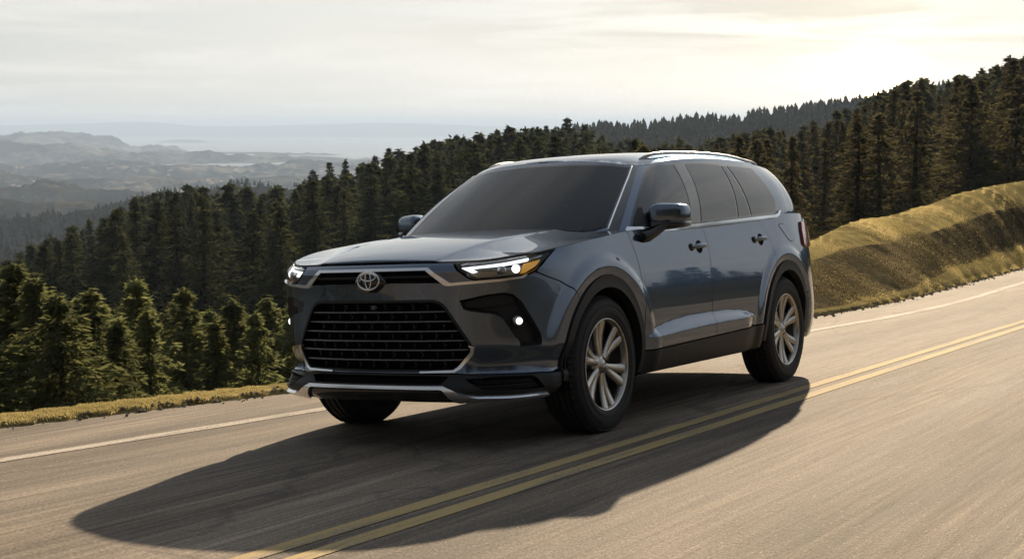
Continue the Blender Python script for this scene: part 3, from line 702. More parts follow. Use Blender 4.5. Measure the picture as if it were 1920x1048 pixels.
# lower black bumper with intakes
INT=[(.56,.392),(.75,.400),(.93,.398),(.96,.39),(1.012,.325),(.80,.326),(.66,.332)]
CEN=[(0,.412),(.40,.412),(.47,.405),(.43,.366),(0,.366)]
lowb=[(0,.419),(.50,.419),(.60,.412),(.9,.406),(1.10,.401)]+[(SX(FX+AO[0]+.004),.400),(SX(FX+AO[0]),.33),(1.12,.292),(1.05,.275),(.60,.262),(.52,.262),(.44,.272),(0,.272)]
mb=MB();panel(mb,lower,mir(lowb),step=.018,depth=.03,holes=[np.array(INT),np.array(INT)*[-1,1],mir(CEN)])
lb=P_(mb,'lower_bumper','clad')
w=MB();fl=MB()
for pl in (np.array(INT),np.array(INT)*[-1,1],mir(CEN)): recess(w,fl,lower,pl,.05,.006)
w.add(fl.V,fl.F,fl.N);P_(w,'intake','dark',lb)
for sgn in (1,-1):           # mesh bars inside the outer intakes
    for k in range(5):
        z=.338+.0125*k;s0=.60+.0*k;s1=.985-.012*k
        ss=np.linspace(s0,s1,16);pp=lower(ss,np.full(16,z));nn=fnormal(lower,ss,np.full(16,z));pp=pp-nn*.022;pp[:,1]*=sgn
        m_=MB();m_.sweep(pp,[(-.008,-.002),(.008,-.002),(.008,.002),(-.008,.002)]);m_.obj('intake_bar',M['clad'],lb)
# skid trim
SK=[(0,.353),(.452,.353),(.50,.335),(.56,.314),(.63,.304),(.8,.301),(1.03,.303),(1.045,.298),(1.03,.291),(.60,.283),(.528,.277),(.505,.284),(.448,.334),(.43,.337),(0,.338)]
mb=MB();panel(mb,lower,mir(SK),off=.022,depth=.04,step=.014);P_(mb,'skid_trim','silver',lb)
LIP=[(0,.330),(.43,.329),(.50,.277),(.495,.266),(0,.272)]
mb=MB();panel(mb,lower,mir(LIP),off=.006,depth=.03,step=.018);P_(mb,'skid_lip','gloss',lb)
# --- upper slot: black recess, bar, silver moustache, emblem
w=MB();fl=MB();recess(w,fl,lower,mir(SLOT),.035,.004);w.add(fl.V,fl.F,fl.N);slot=P_(w,'upper_grille','dark',None)
ss=np.linspace(-.40,.40,40);pp=lower(ss,np.full(40,.951))-fnormal(lower,ss,np.full(40,.951))*.018
m_=MB();m_.sweep(pp,[(-.016,-.004),(.012,-.007),(.012,.007),(-.016,.004)]);m_.obj('upper_bar',M['clad'],slot)
MU=strip_poly([(0,.9915),(.20,.9915),(.366,.991),(.372,.988)],.015)
mou=[(0,.9985),(.375,.998),(.500,.914),(.62,.921),(.77,.927),(.88,.936),(.925,.947),(.90,.928),(.77,.914),(.62,.906),(.482,.898),(.462,.905),(.360,.984),(0,.984)]
mb=MB();panel(mb,lower,mir(mou),off=.010,depth=.025,step=.010);P_(mb,'moustache_trim','silver',slot)
EZ=.935;ex=lower(np.array([0.]),np.array([EZ]))[0]
em=MB();pts=[(ex[0]+.004,.100*math.cos(t)*1.0,EZ-.008+.064*math.sin(t)) for t in np.linspace(0,2*math.pi,40,endpoint=False)]
back=MB();V=[(p[0]+.010,p[1]*.93,EZ-.008+(p[2]-EZ+.008)*.9) for p in pts]+[(p[0]-.03,p[1],p[2]) for p in pts]
back.add(V,[tuple(range(40))]+[(i,40+i,40+(i+1)%40,(i+1)%40) for i in range(40)]);emb=back.obj('emblem',M['gloss'],car)
def ell(cy,cz,a,b,r,dx=.020,k=44):
    m_=MB();t=np.linspace(0,2*math.pi,k,endpoint=False)
    m_.tube(np.stack([np.full(k,ex[0]+dx),cy+a*np.cos(t),cz+b*np.sin(t)],1),r,8,True,up=(1,0,0));m_.obj('emblem_ring',M['chrome'],emb)
ell(0,EZ,.074,.049,.0052);ell(0,EZ+.021,.051,.0205,.0042,.021);ell(0,EZ+.001,.019,.0455,.0042,.022)
# --- main grille
w=MB();fl=MB();recess(w,fl,lower,mir(GRL),.085,.012);w.add(fl.V,fl.F,fl.N);gr=P_(w,'grille','dark')
def grl_half(z):
    p=np.array(GRL[1:-1]);zz=p[:,1];o=np.argsort(zz);return float(np.interp(z,zz[o],p[o,0]))
zs=[.757,.704,.651,.598,.545,.492]
for i,z in enumerate(zs):
    h=grl_half(z)-.004;n=50;ss=np.linspace(-h,h,n);pp=lower(ss,np.full(n,z))-fnormal(lower,ss,np.full(n,z))*.030
    m_=MB();m_.sweep(pp,[(-.024,.004),(-.020,-.005),(.020,-.003),(.026,.001),(.020,.006)]);m_.obj('slat',M['slat'],gr)
zz=[.806]+zs+[.446]
for i in range(7):
    za,zb=zz[i],zz[i+1];h=grl_half((za+zb)/2)-.03;k0=.0 if i%2 else .0475
    for q in range(-6,7):
        s0=k0+q*.095
        if abs(s0)>h: continue
        for sg in (-1,1):     # half hexagon: two slanted legs per cell
            m_=MB();s1=s0+sg*.016;pa=lower(np.array([s0+sg*.004,s1,s0+sg*.004]),np.array([za-.006,(za+zb)/2,zb+.006]))
            nn=fnormal(lower,np.array([s0,s1,s0]),np.array([za,(za+zb)/2,zb]));pa=pa-nn*.050
            if sg==1: m_.sweep(pa,[(-.003,-.012),(.003,-.012),(.003,.012),(-.003,.012)],up=(1,0,0));m_.obj('grille_rib',M['rib'],gr)
FR=[(0,.826),(.392,.826),(.437,.814),(.468,.787),(.600,.590),(.612,.560),(.603,.528),(.534,.452),(.500,.432),(0,.428)]
mb=MB();panel(mb,lower,mir(FR),off=.003,depth=.02,step=.014,holes=[mir(GRL)]);P_(mb,'grille_surround','clad',gr)
for sg in (1,-1):
    T_=np.array([(.620,.566),(.613,.528),(.540,.447),(.505,.426),(.30,.424),(.30,.434),(.498,.440),(.525,.458),(.592,.535),(.597,.556),(.585,.574)])*[sg,1]
    mb=MB();panel(mb,lower,T_,off=.009,depth=.02,step=.012);P_(mb,'grille_corner_trim','silver',gr)
mb=MB();mb.lathe([(0,.012),(.018,.012),(.022,0)],20,'y',(0,0,0));o=mb.obj('parking_camera',M['gloss'],gr);o.rotation_euler=(0,0,-math.pi/2);o.location=(2.435,0,.787)
# --- fog lamp recesses
for sg in (1,-1):
    w=MB();fl=MB();pl=np.array(FOG)*[sg,1]
    recess(w,fl,lower,pl,.055,.014);w.add(fl.V,fl.F,fl.N);fo=P_(w,'fog_lamp','clad')
    c=lower(np.array([sg*.872]),np.array([.695]))[0];n_=fnormal(lower,np.array([sg*.872]),np.array([.695]))[0]
    R_=mathutils.Vector(n_).to_track_quat('Y','Z')
    mb=MB();mb.lathe([(0,.004),(.016,.003),(.024,-.004),(.030,-.006),(.034,-.03)],28,'y')
    o=mb.obj('fog_bezel',M['reflector'],fo);o.rotation_mode='QUATERNION';o.rotation_quaternion=R_;o.location=c-n_*.016
    mb=MB();mb.lathe([(0,.010),(.012,.008),(.019,.002)],24,'y')
    o=mb.obj('fog_bulb',M['beam'],fo);o.rotation_mode='QUATERNION';o.rotation_quaternion=R_;o.location=c-n_*.010
    # floating blade panel in the upper part of the recess
    mb=MB();panel(mb,lower,shrink(np.array([(.56,.808),(.70,.838),(.79,.845),(.835,.834),(.87,.80),(.80,.786),(.70,.775),(.575,.772)])*[sg,1],.004),off=-.030,depth=.02,step=.02);P_(mb,'fog_blade','clad',fo)
# --- headlights
for sg in (1,-1):
    pl=np.array(HL)*[sg,1];w=MB();fl=MB();recess(w,fl,lower,pl,.060,.006,step=.015);w.add(fl.V,fl.F,fl.N)
    hl=P_(w,'headlight','gloss')
    def hp(m,name,poly,off,dep=.012,st=.008):
        q=MB();panel(q,lower,np.array(poly)*[sg,1],off=off,depth=dep,step=st);return P_(q,name,m,hl)
    hp('reflector','reflector_bowl',[(.60,.953),(.645,.936),(.80,.940),(.90,.948),(.955,.972),(.99,.995),(.93,1.018),(.80,1.000),(.64,.983)],-.040,.01,.02)
    hp('drl','running_light',[(.562,.999),(.60,1.003),(.70,1.013),(.80,1.023),(.90,1.036),(.965,1.044),(.960,1.034),(.90,1.026),(.80,1.012),(.70,1.000),(.625,.990),(.650,.966),(.625,.960),(.605,.968)],-.014)
    hp('silver','running_light_tail',[(.972,1.043),(1.04,1.054),(1.075,1.058),(1.06,1.048),(.970,1.034)],-.016)
    hp('reflector','inner_reflector',[(.640,.986),(.72,.994),(.735,.984),(.72,.972),(.652,.967)],-.026)
    hp('amber','turn_reflector',[(.915,1.014),(.99,1.026),(1.045,1.034),(.990,.990),(.925,.955),(.895,.950)],-.018)
    for s_,z_,r_,m_,em in ((.853,.980,.023,'beam','low_beam'),(.765,.968,.022,'reflector','high_beam')):
        c=lower(np.array([sg*s_]),np.array([z_]))[0];n_=fnormal(lower,np.array([sg*s_]),np.array([z_]))[0]
        n_=n_*.6+np.array([.8,0,0]);n_/=np.linalg.norm(n_);R_=mathutils.Vector(n_).to_track_quat('Y','Z')
        q=MB();q.lathe([(0,r_*.45),(r_*.5,r_*.38),(r_*.82,r_*.18),(r_,-.0)],28,'y');o=q.obj(em,M[m_],hl);o.rotation_mode='QUATERNION';o.rotation_quaternion=R_;o.location=c-n_*.032
        q=MB();q.lathe([(r_,.0),(r_*1.18,.004),(r_*1.22,-.03)],28,'y');o=q.obj('projector_ring',M['reflector'],hl);o.rotation_mode='QUATERNION';o.rotation_quaternion=R_;o.location=c-n_*.034
    q=MB();panel(q,lower,shrink(pl,.003),off=-.003,depth=.001,step=.02);P_(q,'lens','lens',hl)
# --- hood
cl=cline(0,SX(1.50),60)
hp_=[tuple(lower(np.array([s]),np.array([z]))[0][:2]) for s,z in cl]
hp_=[(hp_[0][0]-.004,0.)]+[(x-.004*max(0,1-i/25),y-.0035*min(1,i/20)) for i,(x,y) in enumerate(hp_)][1:]
hood_half=hp_+[(1.42,.862),(1.30,.775),(1.255,.72),(1.275,.55),(1.295,.30),(1.30,0)]
hp_full=np.array(hood_half+[(x,-y) for x,y in hood_half[::-1] if y>1e-6])
mb=MB();panel(mb,hood,hp_full,off=.002,step=.02,depth=.02);P_(mb,'hood','paint')
# cowl + wipers
cw=[(1.295,0),(1.290,.30),(1.270,.55),(1.250,.715),(1.18,.80),(.96,.80),(1.00,.72),(1.12,.48),(1.185,.25),(1.205,0)]
mb=MB();panel(mb,lambda x,y:hood(x,y)-np.array([0,0,.022]),np.array(cw+[(x,-y) for x,y in cw[::-1] if y>0]),step=.04,depth=.02);cowl=P_(mb,'cowl','clad')
for (xa,ya,xb,yb) in ((1.17,.62,1.13,.02),(1.21,.10,1.17,-.52)):
    m_=MB();n=10;t=np.linspace(0,1,n);xx=xa+(xb-xa)*t;yy=ya+(yb-ya)*t;pp=hood(xx,yy)+np.array([0,0,-.012]);m_.tube(pp,.007,6);m_.obj('wiper',M['clad'],cowl)
# --- fenders (with the top piece behind the hood corner)
fe=[(.985,.961),(1.070,1.020),(1.168,1.071)]+cline(1.175,SX(1.13),30)+vline(gF,1.15,.56,16,.0028)
fe+=arch(FX,162,49,AO,50,da=G,db=G)+[(1.258,.858),(1.16,.903),(1.065,.931)]
mb=MB();panel(mb,lower,np.array(fe),step=.014,depth=.02)
xs_=np.linspace(1.488,.90,22);ce=[(x,float(hood_edge(np.array([x]))[0][0])-.001) for x in xs_]
top=ce+[(.90,.80),(1.10,.79),(1.25,.726),(1.295,.768),(1.415,.855)]
panel(mb,hood,np.array(top),off=.002,step=.018,depth=.02)
fL,fR=P_(mb,'fender','paint',both=True)
# --- doors
def zs_line(x): return np.interp(x,[-1.0,1.0],[.472,.434])
fd=vline(gF,.565,1.155,16,-.0028)+cline(SX(1.115),SX(.018),30)+vline(gB,1.205,.455,18,.0028)
fd+=[(SX(x),zs_line(x)+.004) for x in np.linspace(-.018,.985,16)]+arch(FX,176,162,AO,6,da=G,db=G)
mb=MB();panel(mb,lower,np.array(fd),step=.014,depth=.02);dL,dR=P_(mb,'front_door','paint',both=True)
rd=vline(gB,.455,1.205,18,-.0028)+cline(SX(.012),SX(-.955),28)+vline(gR,1.25,.86,14,.0028)+arch(RX,60,8,AO,22,da=G,db=G)+[(SX(x),zs_line(x)+.004) for x in np.linspace(-.985,-.03,16)]
mb=MB();panel(mb,lower,np.array(rd),step=.014,depth=.02);eL,eR=P_(mb,'rear_door','paint',both=True)
# --- quarter panel, fuel door
TLs=5.28
qp=cline(SX(-.968),5.20,30)+[(5.30,1.20),(5.26,1.00),(5.30,.86),(5.30,.70),(SX(RX-AO[0])+.02,.66)]+arch(RX,150,62,AO,36,da=G,db=G)+vline(gR,.865,1.252,14,-.0028)
mb=MB();panel(mb,lower,np.array(qp),step=.016,depth=.02);qL,qR=P_(mb,'quarter_panel','paint',both=True)
mb=MB();panel(mb,lower,shrink(np.array([(4.555,1.187),(4.60,1.194),(4.66,1.193),(4.70,1.178),(4.83,1.09),(4.835,1.068),(4.79,1.056),(4.73,1.058),(4.68,1.085),(4.56,1.170)]),.004),off=.0025,depth=.006,step=.014);P_(mb,'fuel_door','paint',qL)
g_=MB();panel(g_,lower,np.array([(4.555,1.187),(4.60,1.194),(4.66,1.193),(4.70,1.178),(4.83,1.09),(4.835,1.068),(4.79,1.056),(4.73,1.058),(4.68,1.085),(4.56,1.170)]),off=.0012,depth=.004,step=.02);P_(g_,'fuel_door_gap','dark',qL)
# --- rear end
L_=OUT.L
rb=[(4.99,.30),(L_-.0,.28)]
Lr=2*OUT.L
def rear(s,z): # s measured across the back: 0 centre, + left
    s=np.asarray(s,float);p=lower(np.maximum(OUT.L-abs(s),.01),z);p=p.copy();p[...,1]=np.where(s<0,-abs(p[...,1]),abs(p[...,1]));return p
def rearf(s,z): return rear(-np.asarray(s,float),z)
rbp=[(0,.64),(L_-5.30-.01,.70),(L_-SX(RX-AO[0])-.012,.66)]+[(L_-a,b) for a,b in arch(RX,152,182,AO,14,da=G,db=G)]+[(L_-SX(RX-AO[0])-.02,.30),(.5,.27),(0,.26)]
mb=MB();panel(mb,rearf,mir(rbp),step=.03,depth=.02);P_(mb,'rear_bumper','paint')
tgp=[(0,1.27),(.60,1.27),(L_-5.30-.012,1.21),(L_-5.27-.012,1.0),(L_-5.30-.012,.88),(L_-5.30-.012,.715),(0,.65)]
mb=MB();panel(mb,rearf,mir(tgp),step=.03,depth=.02);tg=P_(mb,'tailgate','paint')
for sg in (1,-1):
    mb=MB();panel(mb,rearf,np.array([(.02,1.19),(L_-5.10,1.205),(L_-5.06,1.14),(L_-5.05,1.03),(L_-5.12,1.0),(.25,1.09),(.02,1.10)])*[sg,1],off=.016,depth=.03,step=.02);P_(mb,'tail_lamp','tail')
    mb=MB();panel(mb,rearf,np.array([(L_-5.06,.62),(L_-4.98,.60),(L_-4.98,.34),(L_-5.1,.34)])*[sg,1],off=.008,depth=.02,step=.03);P_(mb,'rear_reflector','clad')
# --- cladding
def arch_clad(cx,name):
    o_=arch(cx,0,180,AO,60);i_=arch(cx,180,0,AI,60)
    f0=[(SX(cx+AO[0]-.002),.345),(SX(cx+AO[0]),.37)] ;r0=[(SX(cx-AO[0]),.36),(SX(cx-AO[0]+.002),.31)]
    pl=f0+o_+r0+[(SX(cx-AI[0]+.004),.31),(SX(cx-AI[0]),.36)]+i_+[(SX(cx+AI[0]),.37),(SX(cx+AI[0]-.004),.345)]
    mb=MB();panel(mb,lower,np.array(pl),off=.010,depth=.055,step=.014);return P_(mb,name,'clad',both=True)
arch_clad(FX,'wheel_arch');arch_clad(RX,'wheel_arch')
rk=[(SX(x),zs_line(x)-.006) for x in np.linspace(FX-AO[0]-.004,RX+AO[0]+.004,24)]+[(SX(x),.300) for x in np.linspace(RX+AO[0]+.004,FX-AO[0]-.004,12)]
mb=MB();panel(mb,lower,np.array(rk),off=.004,depth=.06,step=.022);kL,kR=P_(mb,'rocker_panel','clad',both=True)
# --- liners, underbody and added light-blocking boxes
for cx in (FX,RX):
    for sg in (1,-1):
        m_=MB();th=np.radians(np.linspace(-14,194,30));V=[]
        for t in th:
            for yy in (.918,.56): V.append((cx+.455*math.cos(t),sg*yy,WZ+.455*math.sin(t)))
        F=[(2*i,2*i+1,2*i+3,2*i+2) for i in range(29)]
        V+=[(cx+.47*math.cos(t),sg*.558,WZ+.47*math.sin(t)) for t in th];F.append(tuple(range(60,90)))
        m_.add(V,F);m_.obj('wheel_liner',M['dark'],car)
m_=MB();m_.box((0,0,.40),(.98,.88,.12));m_.box((0,0,.42),(2.25,.54,.14));m_.box((-2.2,0,.45),(.22,.80,.13));m_.box((-1.75,0,.95),(.35,.66,.25));m_.box((1.55,0,.80),(.55,.50,.20));m_.box((0,0,.60),(.95,.85,.18));m_.box((-2.05,0,.85),(.35,.72,.35));m_.box((2.10,0,.42),(.10,.64,.12));m_.obj('underbody_light_block',M['dark'],car,smooth=False)  # underbody plus added inner boxes that stop sun leaking through the body
for sg in (1,-1):
    m_=MB();m_.tube([(FX,sg*.45,.36),(FX,sg*.72,.394)],.035,10);m_.obj('axle',M['dark'],car)
    m_=MB();m_.tube([(RX,sg*.45,.36),(RX,sg*.72,.394)],.035,10);m_.obj('axle',M['dark'],car)
# --- greenhouse shell with real window openings
GL=GH_B.L
FWN=np.array([(.955,.02),(1.69,.02),(1.655,.22),(1.475,.905),(1.45,.918),(1.2,.94),(1.075,.942),(1.0,.925),(.952,.875),(.932,.75),(.920,.45),(.93,.2)]);RWN=np.array([(1.872,.02),(2.492,.02),(2.412,.868),(2.395,.882),(1.74,.915),(1.715,.90)]);QWN=np.array([(2.78,.02),(3.20,.02),(3.27,.04),(3.31,.13),(3.322,.26),(3.26,.52),(3.180,.850),(3.16,.862),(2.58,.862)])
WSG=[(0,.925),(.30,.930),(.60,.945),(.735,.945),(.750,.80),(.760,.40),(.766,.03),(.70,-.02),(0,-.03)]
def holes_of(d): return [shrink(p*[k,1],d) for p in (FWN,RWN,QWN) for k in (1,-1)]
sh=[(-GL+.001,-.06)]+[(s,-.06) for s in np.linspace(-GL+.05,GL-.05,120)]+[(GL-.001,-.06),(GL-.001,1.0)]+[(s,1.0) for s in np.linspace(GL-.05,-GL+.05,120)]+[(-GL+.001,1.)]
mb=MB();panel(mb,green,np.array(sh),off=0,depth=.01,step=.028,asp=.5,nh=3e-3,holes=holes_of(.012)+[shrink(mir(WSG),.012)]);P_(mb,'cabin_shell','paint')
# roof skin
tt=np.linspace(0,GH_T.L,90);ro=[tuple(np.array(GH_T.at(t))[:2]) for t in tt]
rf=np.array(ro[1:-1]+[(ro[-1][0],0)]+[(x,-y) for x,y in ro[1:-1][::-1]]+[(ro[0][0],0)])
mb=MB();panel(mb,roof,rf*[1,1],off=.0015,step=.035,depth=.004);rfo=P_(mb,'roof','paint')
# windscreen with black border
WS=[(0,.955),(.30,.962),(.60,.975),(.752,.972),(.768,.80),(.778,.40),(.784,.03),(.70,-.03),(0,-.04)]
mb=MB();panel(mb,green,mir(WS),off=.003,depth=.006,step=.03,asp=.5,holes=[shrink(mir(WSG),.010)]);wsb=P_(mb,'windscreen','gloss')
mb=MB();panel(mb,green,mir(WSG),off=.0055,depth=.003,step=.03,asp=.5);P_(mb,'windscreen_glass','glass',wsb)
PIL=[(.792,-.03),(.86,-.03),(.850,.30),(.842,.60),(.825,.95),(.765,.97),(.780,.70),(.788,.40)]
for sg in (1,-1):
    mb=MB();panel(mb,green,np.array(PIL)*[sg,1],off=.0035,depth=.006,step=.02,asp=.5);P_(mb,'pillar_cover','gloss',wsb)
    m_=MB();vv=np.linspace(-.02,.975,26);s_=np.interp(vv,[0,.4,.8,1],[.788,.782,.771,.754])*sg
    pp=green(s_,vv);m_.tube(pp+fnormal(green,s_,vv)*.004,.0055,6);m_.obj('pillar_trim',M['silver'],wsb)
# side glazing
def both_g(name,m,poly,off,dep,step=.02,parent=None):
    mb=MB();panel(mb,green,np.array(poly),off=off,depth=dep,step=step,asp=.5)
    if parent is None: return P_(mb,name,m,both=True)
    a=mb.obj(name,M[m],parent[0],custom=True);b=flipV(mb).obj(name,M[m],parent[1],custom=True);return a,b
BAND=[(.925,-.01),(1.7,-.01),(2.5,-.01),(3.22,-.01),(3.30,.04),(3.345,.14),(3.362,.26),(3.30,.52),(3.205,.885),(3.15,.905),(2.6,.905),(2.4,.918),(1.75,.948),(1.45,.955),(1.2,.975),(1.07,.975),(.985,.955),(.93,.905),(.908,.75),(.898,.45),(.905,.2)]
mb=MB();panel(mb,green,np.array(BAND),off=.003,depth=.008,step=.02,asp=.5,holes=[shrink(p,.010) for p in (FWN,RWN,QWN)]);band=P_(mb,'window_frame','gloss',both=True)
both_g('front_window','side_glass',FWN,.006,.004,parent=band)
both_g('rear_window','side_glass',RWN,.006,.004,parent=band)
both_g('rear_window_fixed','side_glass',[(2.528,.02),(2.738,.02),(2.535,.86),(2.447,.864)],.006,.004,parent=band)
both_g('quarter_window','side_glass',QWN,.006,.004,parent=band)
both_g('mirror_sail','clad',[(.948,.02),(1.045,.02),(1.0,.17),(.965,.27),(.93,.27),(.932,.15)],.010,.006,parent=band)
both_g('b_pillar_trim','gloss',[(1.70,.02),(1.86,.02),(1.705,.915),(1.487,.918),(1.665,.22)],.0055,.004,parent=band)
SIL=[(.90,-.060),(1.7,-.066),(2.5,-.068),(3.25,-.068),(3.345,-.035),(3.39,.06),(3.36,.06),(3.315,.005),(3.23,-.014),(2.5,-.010),(1.7,-.006),(.90,-.002)]
both_g('window_sill_trim','chrome',SIL,.016,.02,.012,parent=band)
# roof rails
for sg in (1,-1):
    kp=np.array([(.24,.592,1.640),(.16,.600,1.668),(.02,.612,1.690),(-.3,.626,1.705),(-.8,.632,1.715),(-1.25,.624,1.709),(-1.6,.608,1.690),(-1.78,.595,1.680),(-1.88,.585,1.650)])*[1,sg,1]
    tq=np.linspace(0,1,9);t2=np.linspace(0,1,50);path=np.stack([hspl(tq,kp[:,i])(t2) for i in range(3)],1)
    m_=MB();m_.sweep(path,[(-.015,-.012),(-.010,.006),(0,.010),(.010,.006),(.015,-.012)]);bevel_mod(m_.obj('roof_rail',M['rail'],rfo),.004)
# rear spoiler and rear glass
mb=MB();RG=[(GL-.001,.90),(GL-.40,.88),(GL-.50,.80),(GL-.62,.15),(GL-.55,.06),(GL-.001,.05)]
panel(mb,green,np.array(RG),off=.004,depth=.006,step=.03,asp=.5);panel(mb,green,np.array(RG)*[-1,1],off=.004,depth=.006,step=.03,asp=.5);P_(mb,'rear_glass','glass')
m_=MB();yy=np.linspace(-.50,.50,25);pp=np.stack([-2.13-.02*np.cos(yy*2.4)+.07*(yy/.5)**4,yy,1.652-.018*(yy/.5)**2],1);m_.sweep(pp,[(-.07,-.012),(-.06,.0),(.06,.008),(.075,-.004),(.05,-.02)]);bevel_mod(m_.obj('roof_spoiler',M['paint'],rfo),.006)
# --- superellipsoid helper
def sell(c,h,e1=.45,e2=.45,n=28,m=18,R=None,f=None):
    c=np.array(c,float);V=[];sp=lambda a,e: math.copysign(abs(a)**e,a)
    for i in range(m+1):
        ph=-math.pi/2+math.pi*i/m
        for j in range(n):
            th=2*math.pi*j/n
            v=np.array([h[0]*sp(math.cos(ph),e1)*sp(math.cos(th),e2),h[1]*sp(math.cos(ph),e1)*sp(math.sin(th),e2),h[2]*sp(math.sin(ph),e1)])
            if f: v=f(v)
            V.append(c+(R@v if R is not None else v))
    F=[(i*n+j,i*n+(j+1)%n,(i+1)*n+(j+1)%n,(i+1)*n+j) for i in range(m) for j in range(n)]
    return V,F
# --- mirrors
MC=np.array([.635,.992,1.262])
for sg in (1,-1):
    def shp(v):  # taper: front bulges, outer side lower
        v=v.copy();k=v[1]/.115
        v[0]*=1.-.18*k;v[2]*=1.-.10*k;v[0]-=.035*k;return v
    V,F=sell(MC,(.085,.106,.072),.55,.42,40,24,f=shp);V=[(x,sg*y,z) for x,y,z in V];F=F if sg>0 else [f[::-1] for f in F]
    q=MB();q.add(V,F);mr=q.obj('door_mirror',M['paint'],car)
    def shp2(v):
        v=v.copy();k=v[1]/.115;v[0]*=1.-.18*k;v[0]-=.035*k
        if v[2]<0: v[1]*=1.;v[2]*=1-.45*k
        return v
    V,F=sell(MC+[0,0,-.062],(.0875,.1075,.030),.6,.42,40,16,f=shp2);V=[(x,sg*y,z) for x,y,z in V];F=F if sg>0 else [f[::-1] for f in F]
    q=MB();q.add(V,F);q.obj('mirror_base',M['gloss'],mr)
    q=MB();pth=[(.93,.915,1.105),(.86,.945,1.128),(.76,.965,1.165),(.68,.985,1.205)];pth=[(x,sg*y,z) for x,y,z in pth]
    q.sweep(pth,np.array([[(a*k,b*l) for a,b in ((-.055,-.018),(.055,-.018),(.060,0),(.05,.018),(-.05,.018),(-.060,0))] for k,l in ((1.25,1.3),(1,1.1),(.85,1),(.8,1))]),up=(0,sg*-.6,.8));bevel_mod(q.obj('mirror_arm',M['clad'],mr),.008,3)
    q=MB();n=16;t=np.linspace(0,1,n);pp=np.stack([.722-.055*t-.05*t**3,sg*(.925+.165*t),1.216+.020*t],1)
    q.sweep(pp,[(-.006,-.004),(.006,-.004),(.006,.004),(-.006,.004)]);q.obj('mirror_signal',M['silver'],mr)
    V,F=sell(MC+[-.074,0,.005],(.006,.098,.060),.4,.4,24,8);V=[(x,sg*y,z) for x,y,z in V];F=F if sg>0 else [f[::-1] for f in F]
    q=MB();q.add(V,F);q.obj('mirror_glass',M['chrome'],mr)
# --- handles
for (hx,hz,par) in ((.105,1.050,(dL,dR)),(-1.005,1.080,(eL,eR))):
    for sg,pr in ((1,par[0]),(-1,par[1])):
        s0=SX(hx)
        q=MB();t=np.linspace(0,2*math.pi,26,endpoint=False);panel(q,lower,np.stack([s0+.052*np.cos(t)+.012,hz+.043*np.sin(t)],1)*[sg,1],off=.0015,depth=.004,step=.012)
        hd=P_(q,'handle_cup','dark',pr)
        n=14;ss=np.linspace(s0-.100,s0+.105,n);zz_=hz+.006*np.sin(np.linspace(0,math.pi,n))+np.linspace(-.003,.003,n);pp=lower(ss,zz_);nn=fnormal(lower,ss,zz_)
        lift=np.interp(np.linspace(0,1,n),[0,.12,.3,.7,.88,1],[.004,.020,.030,.030,.022,.004]);pp=pp+nn*lift[:,None];pp[:,1]*=sg;nn[:,1]*=sg
        q=MB();k=np.interp(np.linspace(0,1,n),[0,.1,.5,.9,1],[.65,1,1.05,1,.6])
        q.sweep(pp,np.array([[(a*kk,b) for a,b in ((-.017,-.006),(-.012,.004),(0,.008),(.012,.004),(.017,-.006),(0,-.010))] for kk in k]),up=nn);bevel_mod(q.obj('door_handle',M['paint'],pr),.003)
        q=MB();V,F=sell(lower(np.array([s0-.105]),np.array([hz]))[0]+[0,.004,0],(.030,.012,.026),.8,.8,18,10);V=[(x,sg*y,z) for x,y,z in V];q.add(V,F if sg>0 else [f[::-1] for f in F]);q.obj('handle_lock_cap',M['gloss'],pr)
# badge on the rear door's lower corner
q=MB();panel(q,lower,np.array([(SX(-.60),.482),(SX(-.68),.484),(SX(-.68),.502),(SX(-.60),.500)]),off=.003,depth=.004,step=.02);P_(q,'door_badge','white',eL)
# --- cabin seen dimly through the glass
m_=MB();yy=np.linspace(-.66,.66,14);m_.sweep(np.stack([.78-.10*(yy/.66)**2,yy,1.075+0*yy],1),[(-.22,-.16),(-.25,.03),(-.12,.075),(.10,.055),(.22,-.02),(.22,-.16)]);bevel_mod(m_.obj('dashboard',M['dash'],car),.02,2)
for sg in (1,-1):
    st=empty('front_seat');st.parent=car
    V,F=sell((.02,sg*.38,.78),(.26,.25,.09),.5,.4);q=MB();q.add(V,F);q.obj('seat_cushion',M['seat'],st)
    Rt=np.array(mathutils.Matrix.Rotation(math.radians(-18),3,'Y'));V,F=sell((-.24,sg*.38,1.08),(.07,.245,.32),.45,.5,R=Rt);q=MB();q.add(V,F);q.obj('seat_back',M['seat'],st)
    V,F=sell((-.36,sg*.38,1.44),(.05,.13,.09),.5,.5,R=Rt);q=MB();q.add(V,F);q.obj('headrest',M['seat'],st)
    V,F=sell((-1.15,sg*.38,1.08),(.07,.30,.32),.45,.5,R=Rt);q=MB();q.add(V,F);q.obj('rear_seat_back',M['seat'],car)
m_=MB();tq_=np.linspace(0,2*math.pi,36,endpoint=False);Rt=np.array(mathutils.Matrix.Rotation(math.radians(-62),3,'Y'))
m_.tube((np.stack([.185*np.cos(tq_),.185*np.sin(tq_),0*tq_],1)@Rt.T)+np.array([.44,.38,1.09]),.014,8,True,up=tuple(Rt[:,2]));m_.tube(np.array([(0,-.18,0),(0,.18,0)])@Rt.T+np.array([.44,.38,1.09]),.022,8,up=(0,0,1));m_.obj('steering_wheel',M['dash'],car)
m_=MB();V,F=sell((.56,0,1.53),(.02,.11,.035),.5,.5);m_.add(V,F);m_.obj('interior_mirror',M['dash'],car)
m_=MB();m_.box((-.6,0,.80),(1.5,.78,.03));m_.obj('cabin_floor',M['dark'],car,smooth=False)
